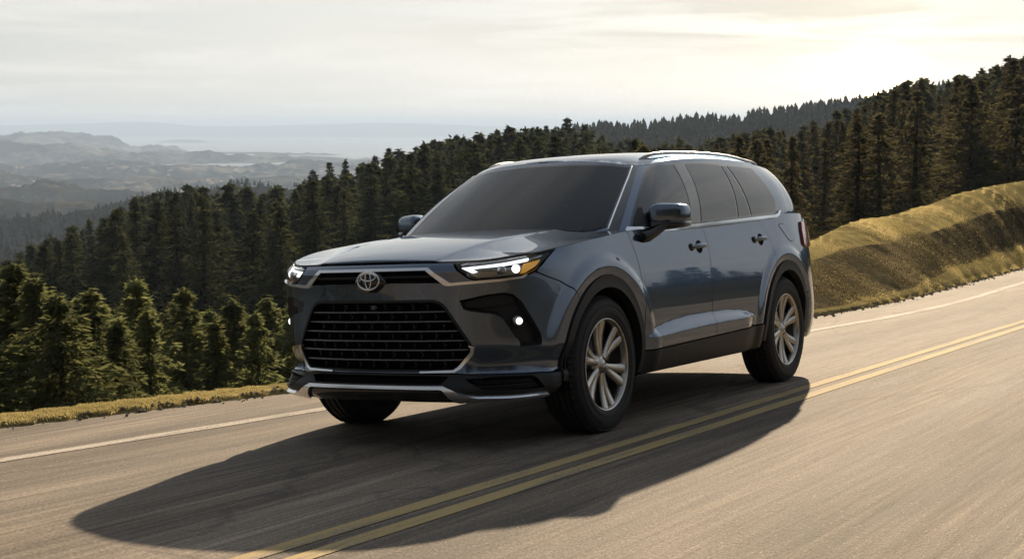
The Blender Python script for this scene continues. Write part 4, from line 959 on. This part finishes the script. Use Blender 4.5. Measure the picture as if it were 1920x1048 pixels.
# --- wheels
def make_wheel(cx,sg,rot):
    w_=empty('wheel',(0,0,0));w_.parent=car;w_.location=(cx,sg*.83,WZ)
    R=.394;H=.1275
    prof=[(.262,-.105),(.268,-.117),(.290,-.1265),(.325,-H),(.352,-.124),(.374,-.114),(.386,-.100),(.3915,-.085)]
    tread=[]
    for g in (-.062,-.022,.022,.062): tread+=[(R-.0005*(g/.06)**2,g-.005),(R-.009,g-.004),(R-.009,g+.004),(R-.0005*(g/.06)**2,g+.005)]
    prof=prof+tread+[(r,-h) for r,h in prof[::-1]]
    m_=MB();m_.lathe(prof,96,'y',closed=False);ty=m_.obj('tyre',M['rubber'],w_)
    # shoulder tread blocks and sidewall ribs as real geometry
    tb=MB()
    for k in range(72):
        a=2*math.pi*k/72
        for s2 in (-1,1):
            aa=a+(.5*2*math.pi/72 if s2>0 else 0);c=np.array([.3885*math.cos(aa),s2*.092,.3885*math.sin(aa)])
            er=np.array([math.cos(aa),0,math.sin(aa)]);et=np.array([-math.sin(aa),0,math.cos(aa)]);Rm=np.stack([er,np.array([0,1.,0]),et],1)
            tl=math.radians(s2*32);Rt=np.array([[math.cos(tl),-math.sin(tl),0],[math.sin(tl),math.cos(tl),0],[0,0,1]])
            tb.box(c,(.006,.020,.0135),Rm@Rt)
    tb.obj('tread_block',M['rubber'],ty,smooth=False)['kind']='stuff'
    for rr,hh in ((.300,.1285),(.345,.1275)):
        q=MB();t=np.linspace(0,2*math.pi,80,endpoint=False);q.tube(np.stack([rr*np.cos(t),np.full(80,sg*hh),rr*np.sin(t)],1),.0018,5,True,up=(0,1,0));q.obj('sidewall_rib',M['rubber'],ty)
    m_=MB();y0=.108
    m_.lathe([(r,sg*h) for r,h in ((.271,y0+.004),(.270,y0+.010),(.264,y0+.011),(.258,y0+.004),(.250,y0-.020),(.240,-.05),(.236,-.11))],96,'y');rim=m_.obj('rim',M['alloy'],w_)
    m_=MB();m_.lathe([(r,sg*h) for r,h in ((.249,y0-.030),(.235,-.03),(.10,-.045),(.0,-.045))],64,'y');m_.obj('barrel',M['pocket'],rim)
    m_=MB();m_.lathe([(r,sg*h) for r,h in ((.0,.030),(.07,.030),(.075,.018),(.168,.018),(.170,.008),(.170,-.01))],64,'y');m_.obj('brake_disc',M['disc'],w_)
    m_=MB();m_.box((.145*math.cos(2.6),sg*.015,.145*math.sin(2.6)),(.035,.035,.075));bevel_mod(m_.obj('brake_caliper',M['pocket'],w_,smooth=False),.012,3)
    def spoke(a0,a1,w0,w1,name,m,yh0,yh1,dp):
        q=MB();V=[];n=8
        for i in range(n):
            t=i/(n-1);r=.050+(.256-.050)*t;a=a0+(a1-a0)*t**.9;h=yh0+(yh1-yh0)*t-.010*math.sin(math.pi*t);wd=w0+(w1-w0)*t
            c=np.array([r*math.cos(a),0,r*math.sin(a)]);et=np.array([-math.sin(a),0,math.cos(a)])
            for u,dz in ((-1,-.010),(-.72,0),(.72,0),(1,-.010),(.9,-dp),(-.9,-dp)):
                v=c+et*u*wd/2;V.append((v[0],sg*(h+dz),v[2]))
        F=[]
        for i in range(n-1):
            for k in range(6):
                l=(k+1)%6;f=(i*6+k,i*6+l,(i+1)*6+l,(i+1)*6+k);F.append(f if sg<0 else f[::-1])
        q.add(V,F);return q
    for k in range(6):
        a=rot+2*math.pi*k/6
        for d in (-1,1):
            q=spoke(a+d*.10,a+d*.17,.040,.064,'spoke','alloy',.082,.104,.030);q.obj('spoke',M['alloy'],rim)
        q=spoke(a,a,.020,.050,'web','pocket',.062,.072,.02);q.obj('spoke_pocket',M['pocket'],rim)
    m_=MB();m_.lathe([(r,sg*h) for r,h in ((0,.094),(.022,.094),(.030,.090),(.034,.082),(.060,.078),(.072,.066),(.074,.03))],40,'y');hub=m_.obj('hub',M['alloy'],rim)
    for k in range(6):
        a=rot+.52+2*math.pi*k/6;q=MB();q.lathe([(0,sg*.076),(.009,sg*.076),(.010,sg*.06)],10,'y',(.049*math.cos(a),0,.049*math.sin(a)));q.obj('lug_nut',M['pocket'],rim)
    q=MB();t=np.linspace(0,2*math.pi,30,endpoint=False);q.tube(np.stack([.019*np.cos(t),np.full(30,sg*.096),.013*np.sin(t)],1),.0018,5,True,up=(0,1,0));q.obj('hub_emblem_ring',M['chrome'],hub)
    return w_
wi=0
for cx in (FX,RX):
    for sg in (1,-1): make_wheel(cx,sg,(.35,.1,.62,.2)[wi]);wi+=1
tag(car,'dark slate blue three-row SUV driving toward the viewer on the mountain road','car')
car.matrix_world=RWM
# ------------------------------------------------------------------ conifers
def leaf_mat(name,c0,c1,tr):
    m=mat(name,c0,1.,spec=0.);nt=m.node_tree;b=nt.nodes['Principled BSDF'];o=nt.nodes['Material Output']
    oi=nd(m,'ShaderNodeObjectInfo');g=nd(m,'ShaderNodeNewGeometry')
    c=mixc(m,ramp(m,g.outputs['Random Per Island'],[(0,(0,0,0)),(1,(1,1,1))]),c0,c1)
    h=nd(m,'ShaderNodeHueSaturation');lk(m,c,h.inputs['Color'])
    mr=nd(m,'ShaderNodeMapRange');mr.inputs[3].default_value=.65;mr.inputs[4].default_value=1.3;lk(m,oi.outputs['Random'],mr.inputs[0]);lk(m,mr.outputs[0],h.inputs['Value'])
    lk(m,h.outputs[0],b.inputs['Base Color'])
    t=nd(m,'ShaderNodeBsdfTranslucent');lk(m,h.outputs[0],t.inputs['Color']);mx=nd(m,'ShaderNodeMixShader');mx.inputs[0].default_value=tr
    lk(m,b.outputs[0],mx.inputs[1]);lk(m,t.outputs[0],mx.inputs[2]);lk(m,mx.outputs[0],o.inputs['Surface']);return m
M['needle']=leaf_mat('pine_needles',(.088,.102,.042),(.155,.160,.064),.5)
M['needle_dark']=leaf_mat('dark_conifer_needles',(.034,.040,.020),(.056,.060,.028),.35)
M['needle_glow']=leaf_mat('needles_painted_glow',(.046,.043,.022),(.080,.070,.032),.42)  # golden backlight on the right hillside painted into the needle colour
M['bark']=mat('conifer_bark',(.045,.032,.022),.95,spec=0.)
_m=M['bark'];bump(_m,noise(_m,mapping(_m,obj_coord(_m),(18,18,3)),1.,4),.6,.02)
def conifer(seed,wh,br,sp,wid,droop,lean,spray,top=.06,bare=.06,wr=.2,shp=.78):
    """unit-height conifer: returns trunk mesh, crown mesh (numpy random driven)"""
    rg=np.random.RandomState(seed);V=[];F=[]
    tr=MB();zs_=np.linspace(-.04,.985,9);cx=np.cumsum(rg.randn(9)*.004);cy=np.cumsum(rg.randn(9)*.004);cx-=cx[0];cy-=cy[0]
    tr.tube(np.stack([cx,cy,zs_],1),[max(.0015,.016*(1-z)**.9+.001) for z in zs_],7,up=(1,0,0))
    Vs=[]
    for w in range(wh):
        t=min(.98,bare+(1-bare)*(w+rg.rand()*.6)/wh)
        L0=wid*((1-t)**shp+top*.35)*(1-.3*max(0,(.16-t)/.16))
        nb=max(4,int(br*(.5+.5*(1-t))));a0=rg.rand()*6.28;px,py=np.interp(t,zs_,cx),np.interp(t,zs_,cy)
        for k in range(nb):
            if rg.rand()<.08: continue
            a=a0+6.283*k/nb+rg.randn()*.25;L=L0*(.55+.6*rg.rand());up=.42*(t-.30)+rg.randn()*.10-droop*.35
            n=max(6,int(sp*(.25+.75*L/wid)));u=(np.arange(n)+rg.rand(n))/n
            lat=rg.randn(n)*.17*L*(1.15-u)+0
            r=L*u;z=t+L*(up*u-droop*u*u*.55)+rg.randn(n)*.014*(1.2-u)
            ca,sa=math.cos(a),math.sin(a);c=np.stack([px+r*ca-lat*sa,py+r*sa+lat*ca,z-abs(lat)*.25],1)
            aa=a+np.where(lat>0,1,-1)*(.35+.6*rg.rand(n));ln=spray*(.65+.7*rg.rand(n))
            d=np.stack([np.cos(aa),np.sin(aa),-.15+.42*rg.randn(n)],1);d/=np.linalg.norm(d,axis=1)[:,None]
            nr=np.cross(d,rg.randn(n,3));nr/=np.linalg.norm(nr,axis=1)[:,None]+1e-9
            wd=(ln*wr*(.7+.6*rg.rand(n)))[:,None];l_=ln[:,None]
            Vs.append(np.stack([c-d*l_*.3,c+d*l_*.2+nr*wd,c+d*l_*.9,c+d*l_*.2-nr*wd],1).reshape(-1,3))
    V=list(np.concatenate(Vs));F=[(q,q+1,q+2,q+3) for q in range(0,len(V),4)]
    # leader tuft
    for s in range(10):
        z=.90+.10*s/10;a=rg.rand()*6.28;d=np.array([math.cos(a)*.5,math.sin(a)*.5,.6]);d/=np.linalg.norm(d);n_=np.array([-math.sin(a),math.cos(a),0]);ln=spray*.9
        c=np.array([cx[-1],cy[-1],z]);b=len(V);V+=[c,c+d*ln*.5+n_*ln*.25,c+d*ln,c+d*ln*.5-n_*ln*.25];F.append((b,b+1,b+2,b+3))
    return tr,(V,F)
def tree_proto(seed,needle,**k):
    tr,(V,F)=conifer(seed,**k)
    me=bpy.data.meshes.new('trunk');me.from_pydata(tr.V,[],tr.F);me.polygons.foreach_set('use_smooth',[True]*len(me.polygons));me.materials.append(M['bark'])
    mc=bpy.data.meshes.new('crown');mc.from_pydata([tuple(map(float,v)) for v in V],[],F);mc.materials.append(M[needle]);return me,mc
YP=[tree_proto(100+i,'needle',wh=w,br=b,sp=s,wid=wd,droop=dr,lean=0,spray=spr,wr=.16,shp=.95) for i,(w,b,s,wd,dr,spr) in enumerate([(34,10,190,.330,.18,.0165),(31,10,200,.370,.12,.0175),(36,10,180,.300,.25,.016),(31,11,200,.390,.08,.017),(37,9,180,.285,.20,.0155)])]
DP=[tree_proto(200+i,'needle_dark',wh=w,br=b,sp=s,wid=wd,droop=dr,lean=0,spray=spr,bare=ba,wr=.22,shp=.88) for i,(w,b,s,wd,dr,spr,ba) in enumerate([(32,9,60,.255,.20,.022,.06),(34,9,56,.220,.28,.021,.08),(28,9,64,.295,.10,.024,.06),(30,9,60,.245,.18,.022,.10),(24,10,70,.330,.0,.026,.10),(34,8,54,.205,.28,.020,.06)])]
DL=[tree_proto(300+i,'needle_dark',wh=int(w*.8),br=b,sp=max(8,s//4),wid=wd,droop=dr,lean=0,spray=spr*1.75,bare=ba,wr=.30,shp=.88) for i,(w,b,s,wd,dr,spr,ba) in enumerate([(30,9,42,.225,.20,.028,.08),(32,9,40,.195,.28,.027,.10),(26,9,46,.265,.10,.031,.08),(28,9,42,.215,.18,.028,.12),(22,10,50,.300,.0,.033,.12),(32,8,38,.180,.28,.026,.08)])]
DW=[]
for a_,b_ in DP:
    c_=b_.copy();c_.name='crown';c_.materials.clear();c_.materials.append(M['needle_glow']);DW.append((a_,c_))
rt=np.random.RandomState(5)
def plant(name,proto,pos,h,label,cat,group,wscale=1.):
    e=empty(name,tuple(pos));e.scale=(h*wscale,h*wscale,h);e.rotation_euler=(rt.randn()*.015,rt.randn()*.015,rt.rand()*6.28)
    for nm,me in (('trunk',proto[0]),('crown',proto[1])):
        o=bpy.data.objects.new(nm,me);link(o);o.parent=e
    tag(e,label,cat,group);return e
# --- young sunlit pines just below the verge (crown tops given as image column/row, each at its own distance)
ordn=['first','second','third','fourth','fifth','sixth','seventh','eighth','ninth','tenth','eleventh','twelfth','thirteenth','fourteenth','fifteenth','sixteenth','seventeenth','eighteenth','nineteenth','twentieth']
front=[(-70,520,33),(8,498,35),(62,520,33),(112,560,30),(168,538,36),(206,600,33),(246,528,39),(300,585,37),(352,545,41),(398,600,38),(424,562,43),(470,590,40),(502,560,45),(548,572,46)]
for i,(u,v,D) in enumerate(front):
    a,e=azel(u,v);D=D*1.15;zg=float(ground_at(a,D));h=e*D-zg
    lab='young sunlit pine just below the road verge, %s from the left picture edge'%ordn[i-1] if i else 'young sunlit pine below the verge, beyond the left picture edge'
    plant('young_pine',YP[i%5],pol(a,D,zg-.15),h+.15,lab,'tree','young pines below the verge',1.15+.3*rt.rand())
for i,(u,v,D) in enumerate([(-150,540,31),(-215,500,36),(-290,560,30),(-370,520,35),(-450,540,33),(-540,580,30),(-640,530,36),(-760,560,34),(-900,600,31)]):
    a,e=azel(u,v);D=D*1.15;zg=float(ground_at(a,D));plant('young_pine',YP[(i*3)%5],pol(a,D,zg-.15),e*D-zg+.15,'young sunlit pine below the verge, beyond the left picture edge','tree','young pines below the verge',1.15+.3*rt.rand())
for i,(u,v,D) in enumerate([(-20,480,52),(36,505,50),(90,545,48),(140,560,49),(200,570,50),(275,560,56),(322,570,55),(385,580,54),(450,580,56),(525,585,58),(585,580,60)]):
    a,e=azel(u,v);D=D*1.15;zg=float(ground_at(a,D));h=max(4.5,e*D-zg)
    plant('young_pine',YP[(i*2+1)%5],pol(a,D,zg-.15),h+.15,'dim young pine behind the sunlit front row, %s from the left'%ordn[i],'tree','young pines behind the front row',1.2+.3*rt.rand())
# --- dark forest on the far slope
sk=[(592,318),(618,305),(640,300),(668,312),(700,292),(738,278),(782,276),(816,262),(858,252),(895,250),(930,243),(962,252),(995,240),(1030,236),(1072,222),(1096,232)]
for i,(u,v) in enumerate(sk):
    a,e=azel(u,v);D=float(_fD(np.array(a)))*(.86+.08*rt.rand());zg=float(ground_at(a,D));h=np.clip(e*D-zg,14,34)
    lab='tall dark conifer on the skyline left of the car roof, %s in line'%(['first','second','third','fourth','fifth','sixth','seventh','eighth','ninth','tenth','eleventh','twelfth','thirteenth','fourteenth','fifteenth','last'][i])
    plant('conifer',DP[[2,0,1,5,2,0,4,2,3,0,2,1,4,0,4,2][i]],pol(a,D,e*D-h),h,lab,'tree','skyline conifers above the car hood',1.0+.25*rt.rand())
placed=[]
def forest(n,u0,u1,k0,k1,h0,h1,label,group,name='conifer',wsc=(1.1,1.5),seed=1,dmin=4.,pool=None):
    rg=np.random.RandomState(seed);c=0;tr=0
    while c<n and tr<n*40:
        tr+=1;u=u0+(u1-u0)*rg.rand();a,_=azel(u,240);i=np.argmin(abs(az-a))
        Dn=float(_vD1(np.array(a)));Dn=max(Dn,GD[i,80]+25);Df=max(float(_fD(np.array(a))),Dn+60)
        k=k0+(k1-k0)*rg.rand();D=Dn+(Df-Dn)*k;zg=float(ground_at(a,D));p=pol(a,D,zg)
        if any((p[0]-q[0])**2+(p[1]-q[1])**2<dmin*dmin for q in placed): continue
        h=h0+(h1-h0)*rg.rand()
        # keep crowns under the photographed skyline
        vt=float(_top_v(np.array(a)));zmax=-(vt+4-240)/FPX*D
        zmax-=abs(rg.randn())*2.6*D/250
        if zg+h>zmax: h=zmax-zg
        if h<h0*.55: continue
        placed.append(p);plant(name,(pool or DP)[rg.randint(6)],p-np.array([0,0,.3]),h,label,'tree',group,wsc[0]+(wsc[1]-wsc[0])*rg.rand());c+=1
    return c
forest(80,-60,600,.30,.8,15,24,'dark conifer in the shaded forest slope behind the young pines','shaded forest slope on the left',seed=2)
forest(84,560,1150,.40,.85,17,28,'dark conifer in the shaded forest rising behind the car hood','shaded forest behind the car hood',seed=3)
forest(120,1120,1960,.02,.75,15,27,'dark conifer on the backlit hillside behind the grassy bank','backlit hillside forest on the right',seed=4,dmin=4.5,pool=DW)
def mass(name,label,specs):
    """farther crowns that cannot be told apart: one object"""
    Vs=[];Fs=[];b=0;cache=[]
    for tr_,cr_ in DL:
        co=np.zeros(len(cr_.vertices)*3);cr_.vertices.foreach_get('co',co);cache.append(co.reshape(-1,3))
    rg=np.random.RandomState(77)
    for n,u0,u1,k0,k1,h0,h1,dmin in specs:
        c=0;tr=0
        while c<n and tr<n*30:
            tr+=1;u=u0+(u1-u0)*rg.rand();a,_=azel(u,240);i=np.argmin(abs(az-a));Dn=max(float(_vD1(np.array(a))),GD[i,80]+25);Df=max(float(_fD(np.array(a))),Dn+60)
            D=Dn+(Df-Dn)*(k0+(k1-k0)*rg.rand());zg=float(ground_at(a,D));p=pol(a,D,zg)
            if any((p[0]-q[0])**2+(p[1]-q[1])**2<dmin*dmin for q in placed): continue
            h=h0+(h1-h0)*rg.rand();zmax=-(float(_top_v(np.array(a)))+4-240)/FPX*D-abs(rg.randn())*2.6*D/250;h=min(h,zmax-zg)
            if h<h0*.5: continue
            placed.append(p);co=cache[rg.randint(6)];r=rg.rand()*6.28;w=h*(1.1+.35*rg.rand())
            V=np.stack([(co[:,0]*math.cos(r)-co[:,1]*math.sin(r))*w,(co[:,0]*math.sin(r)+co[:,1]*math.cos(r))*w,co[:,2]*h],1)+p
            Vs.append(V);c+=1
    V=np.concatenate(Vs);nf=len(V)//4;me=bpy.data.meshes.new(name);me.vertices.add(len(V));me.vertices.foreach_set('co',V.ravel())
    me.loops.add(nf*4);me.loops.foreach_set('vertex_index',np.arange(nf*4,dtype=np.int32));me.polygons.add(nf);me.polygons.foreach_set('loop_start',np.arange(0,nf*4,4,dtype=np.int32))
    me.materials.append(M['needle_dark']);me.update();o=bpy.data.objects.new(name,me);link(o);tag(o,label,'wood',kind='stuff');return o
mass('forest_depth','dark mass of conifers filling the depth of the valley forest',[(70,-900,-60,.15,1.05,14,22,5.),(100,-60,620,.55,1.05,14,22,3.),(90,560,1150,.6,1.05,15,25,3.),(130,1120,1990,.35,1.05,14,24,3.5),(30,2000,3000,.05,1.,14,22,9.)])

# tree cover of the hazy ridge: one far-off wood that reads as a mass
def wood(name,D,pts,n,h0,h1,seed,depth,label,base_drop=0.):
    rg=np.random.RandomState(seed);u=np.array([p[0] for p in pts],float);A=np.array([azel(q,240)[0] for q in u]);E=np.array([azel(q,w)[1] for q,w in pts])
    f=hspl(A,E);V=[];F=[]
    for i in range(n):
        a=A[0]+(A[-1]-A[0])*rg.rand();t=-(rg.rand()**1.3);D_=D+depth*t;z=-70+(float(f(a))*D+70)*(1-abs(t)**1.2)-2;p=pol(a,D_,z);h=h0+(h1-h0)*rg.rand();w=h*(.24+.14*rg.rand())
        lv=4;b=len(V)
        for l in range(lv):
            z0=h*(.12+.80*l/lv);z1=h*min(1.02,.12+.80*(l+1.75)/lv);r=w*(1-.78*l/lv);o=rg.rand()*6
            q=len(V);k_=6
            for j in range(k_):
                rr=r*(.7+.6*rg.rand());V.append((p[0]+rr*math.cos(o+j*6.283/k_),p[1]+rr*math.sin(o+j*6.283/k_),p[2]+z0+h*.05*rg.randn()))
            V.append((p[0],p[1],p[2]+z1))
            F+=[(q+j,q+(j+1)%k_,q+k_) for j in range(k_)]
    o=mesh_obj(name,V,F,M['needle_dark'],smooth=False);tag(o,label,'wood',kind='stuff');return o
wood('ridge_wood',900,RIDGE_PTS,9000,4.5,9,9,400,'hazy wooded ridge in low sunlight right of the car roof')
wood('hill_wood',1250,[(-200,415),(0,410),(100,400),(175,392),(233,376),(306,360),(380,354),(432,343),(478,343),(520,349),(570,345),(640,354)],900,3.5,7,12,480,'dark scrub and trees dotting the brown hill on the left')

# unseen woods added around the camera to darken what the car mirrors
def roadside(name,label,spots,seed):
    rg=np.random.RandomState(seed);Vs=[];cache=[]
    for tr_,cr_ in DL:
        co=np.zeros(len(cr_.vertices)*3);cr_.vertices.foreach_get('co',co);cache.append(co.reshape(-1,3))
    for (x,y,h) in spots:
        p=W((x,y,0.));d=p-CW;a=math.atan2(d@RH,d@FH);D=math.hypot(d@RH,d@FH);zg=float(ground_at(a,D));p=pol(a,D,zg-.3);co=cache[rg.randint(6)];r=rg.rand()*6.28;w=h*1.15
        Vs.append(np.stack([(co[:,0]*math.cos(r)-co[:,1]*math.sin(r))*w,(co[:,0]*math.sin(r)+co[:,1]*math.cos(r))*w,co[:,2]*h],1)+p)
    V=np.concatenate(Vs);nf=len(V)//4;me=bpy.data.meshes.new(name);me.vertices.add(len(V));me.vertices.foreach_set('co',V.ravel());me.loops.add(nf*4);me.loops.foreach_set('vertex_index',np.arange(nf*4,dtype=np.int32));me.polygons.add(nf);me.polygons.foreach_set('loop_start',np.arange(0,nf*4,4,dtype=np.int32))
    me.materials.append(M['needle_dark']);me.update();o=bpy.data.objects.new(name,me);link(o);tag(o,label,'wood',kind='stuff')
_rg=np.random.RandomState(21);sp_=[]
for i in range(34): sp_.append((14+60*_rg.rand()**.8,-9-26*_rg.rand(),13+8*_rg.rand()))
for i in range(80): sp_.append((-110-150*_rg.rand(),60+160*_rg.rand(),6+5*_rg.rand()))
for i in range(24): sp_.append((22+60*_rg.rand(),14+30*_rg.rand(),14+9*_rg.rand()))
roadside('added_wood','unseen conifer wood added to darken reflections in the car',sp_,4)
# ------------------------------------------------------------------ grass on the bank and verge
def grass_mat(key,name,ca,cb):
  m=M[key]=mat(name,(.2,.16,.05),.8,spec=0.)
  nt_=m.node_tree;b=nt_.nodes['Principled BSDF'];o=nt_.nodes['Material Output'];g=nd(m,'ShaderNodeNewGeometry')
  pn=noise(m,mapping(m,obj_coord(m),(.5,.5,.5)),1.,3,.5)
  c=mixc(m,ramp(m,pn,[(.38,(0,0,0)),(.62,(1,1,1))]),ca,cb);c=mixc(m,.35,c,ramp(m,g.outputs['Random Per Island'],[(0,(.15,.15,.15)),(1,(.85,.85,.85))]),'OVERLAY')
  lk(m,c,b.inputs['Base Color']);t=nd(m,'ShaderNodeBsdfTranslucent');lk(m,c,t.inputs['Color']);mx=nd(m,'ShaderNodeMixShader');mx.inputs[0].default_value=.45
  lk(m,b.outputs[0],mx.inputs[1]);lk(m,t.outputs[0],mx.inputs[2]);lk(m,mx.outputs[0],o.inputs['Surface'])
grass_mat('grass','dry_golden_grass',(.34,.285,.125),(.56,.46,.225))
grass_mat('shade_grass','grass_painted_shade',(.095,.082,.048),(.185,.155,.092))  # shade of the bank face painted into the grass colour
def grass(name,u0,u1,n,k0,k1,hmin,hmax,label,seed,face_only=False,m='grass'):
    rg=np.random.RandomState(seed);A0,A1=azel(u0,240)[0],azel(u1,240)[0]
    a=A0+(A1-A0)*rg.rand(n);i=np.clip(np.searchsorted(az,a)-1,0,len(az)-2);t=(a-az[i])/(az[i+1]-az[i])
    eDi=(1-t)*eD[i]+t*eD[i+1];wa,wf,wt=_wa(a),_wf(a),_wt(a);r_=rg.rand(n)
    k=k0+(k1-k0)*r_
    D=eDi-.03+np.where(k<wa/(wa+wf+wt),0,0)+(wa+wf+wt)*k
    q_=pol(a,D,0*D);dn=(D-eDi)+1.6*fbm(q_[:,0]*.45,q_[:,1]*.45,4)*(D-eDi>wa*.8)+rg.randn(n)*.25;onf=(dn>wa)&(dn<wa+wf*.92)&(a>.02);face=(~onf) if face_only else (onf&(rg.rand(n)>.13));D=D[~face];a=a[~face];i=i[~face];t=t[~face];n=len(a)
    Z=np.array([(1-tt)*np.interp(d,GD[j],GZ[j])+tt*np.interp(d,GD[j+1],GZ[j+1]) for j,tt,d in zip(i,t,D)])
    P=pol(a,D,Z)
    cl=fbm(P[:,0]*.9,P[:,1]*.9,4);cl2=fbm(P[:,0]*.25+9,P[:,1]*.25,3)
    keep=cl+.6*cl2>-.62;P=P[keep];cl=cl[keep];n=len(P)
    h=(hmin+(hmax-hmin)*rg.rand(n))*(.75+.9*np.clip(cl+.3,0,1.2));an=rg.rand(n)*6.283;w=h*(.10+.08*rg.rand(n))+.004
    V=np.zeros((n,7,3));lean=rg.randn(n,2)*.35
    for q in range(2):
        dx=np.cos(an+q*1.7)*w;dy=np.sin(an+q*1.7)*w;lx=h*(lean[:,0]+(q-.5)*.7);ly=h*(lean[:,1]+(q-.5)*.5)
        bo=P+np.stack([.4*h*(q-.5)*np.cos(an),.4*h*(q-.5)*np.sin(an),0*h-.02],1)
        V[:,q*3]=bo+np.stack([-dx,-dy,0*h],1);V[:,q*3+1]=bo+np.stack([dx,dy,0*h],1);V[:,q*3+2]=bo+np.stack([lx,ly,h],1)
    V=V[:,:6].reshape(-1,3)
    me=bpy.data.meshes.new(name);nf=2*n;me.vertices.add(len(V));me.vertices.foreach_set('co',V.ravel())
    me.loops.add(nf*3);me.loops.foreach_set('vertex_index',np.arange(nf*3,dtype=np.int32));me.polygons.add(nf);me.polygons.foreach_set('loop_start',np.arange(0,nf*3,3,dtype=np.int32))
    me.materials.append(M[m]);me.update();me.validate();o=bpy.data.objects.new(name,me);link(o);tag(o,label,'grass',kind='stuff');return o
grass('bank_grass',1440,2080,330000,0,1.15,.012,.034,'golden dry grass covering the roadside bank on the right',1)
grass('verge_grass',-700,760,80000,0,1.2,.010,.034,'strip of golden grass along the left road edge',2)
grass('bank_shade_grass',1440,2080,210000,0,1.0,.014,.04,'grass on the roadside bank face with shade painted into its colour',5,True,'shade_grass')
# ------------------------------------------------------------------ haze: one closed box of even, pale air
HM=bpy.data.materials.new('pale_air');HM.use_nodes=True;hn=HM.node_tree;hn.nodes.remove(hn.nodes['Principled BSDF'])
pv=hn.nodes.new('ShaderNodeVolumePrincipled');pv.inputs['Color'].default_value=(.43,.565,.775,1);pv.inputs['Density'].default_value=1.05e-4;pv.inputs['Anisotropy'].default_value=.12
pv.inputs['Density Attribute'].default_value='' if 'Density Attribute' in pv.inputs else ''
hn.links.new(pv.outputs[0],hn.nodes['Material Output'].inputs['Volume'])
m_=MB();m_.box((CW[0],CW[1],CW[2]+(SEA_Z-4+140)/2),(42000,42000,(140-SEA_Z+4)/2));hz=m_.obj('haze',HM,None,smooth=False);tag(hz,'pale haze filling the air over the valley and sea','haze',kind='stuff')
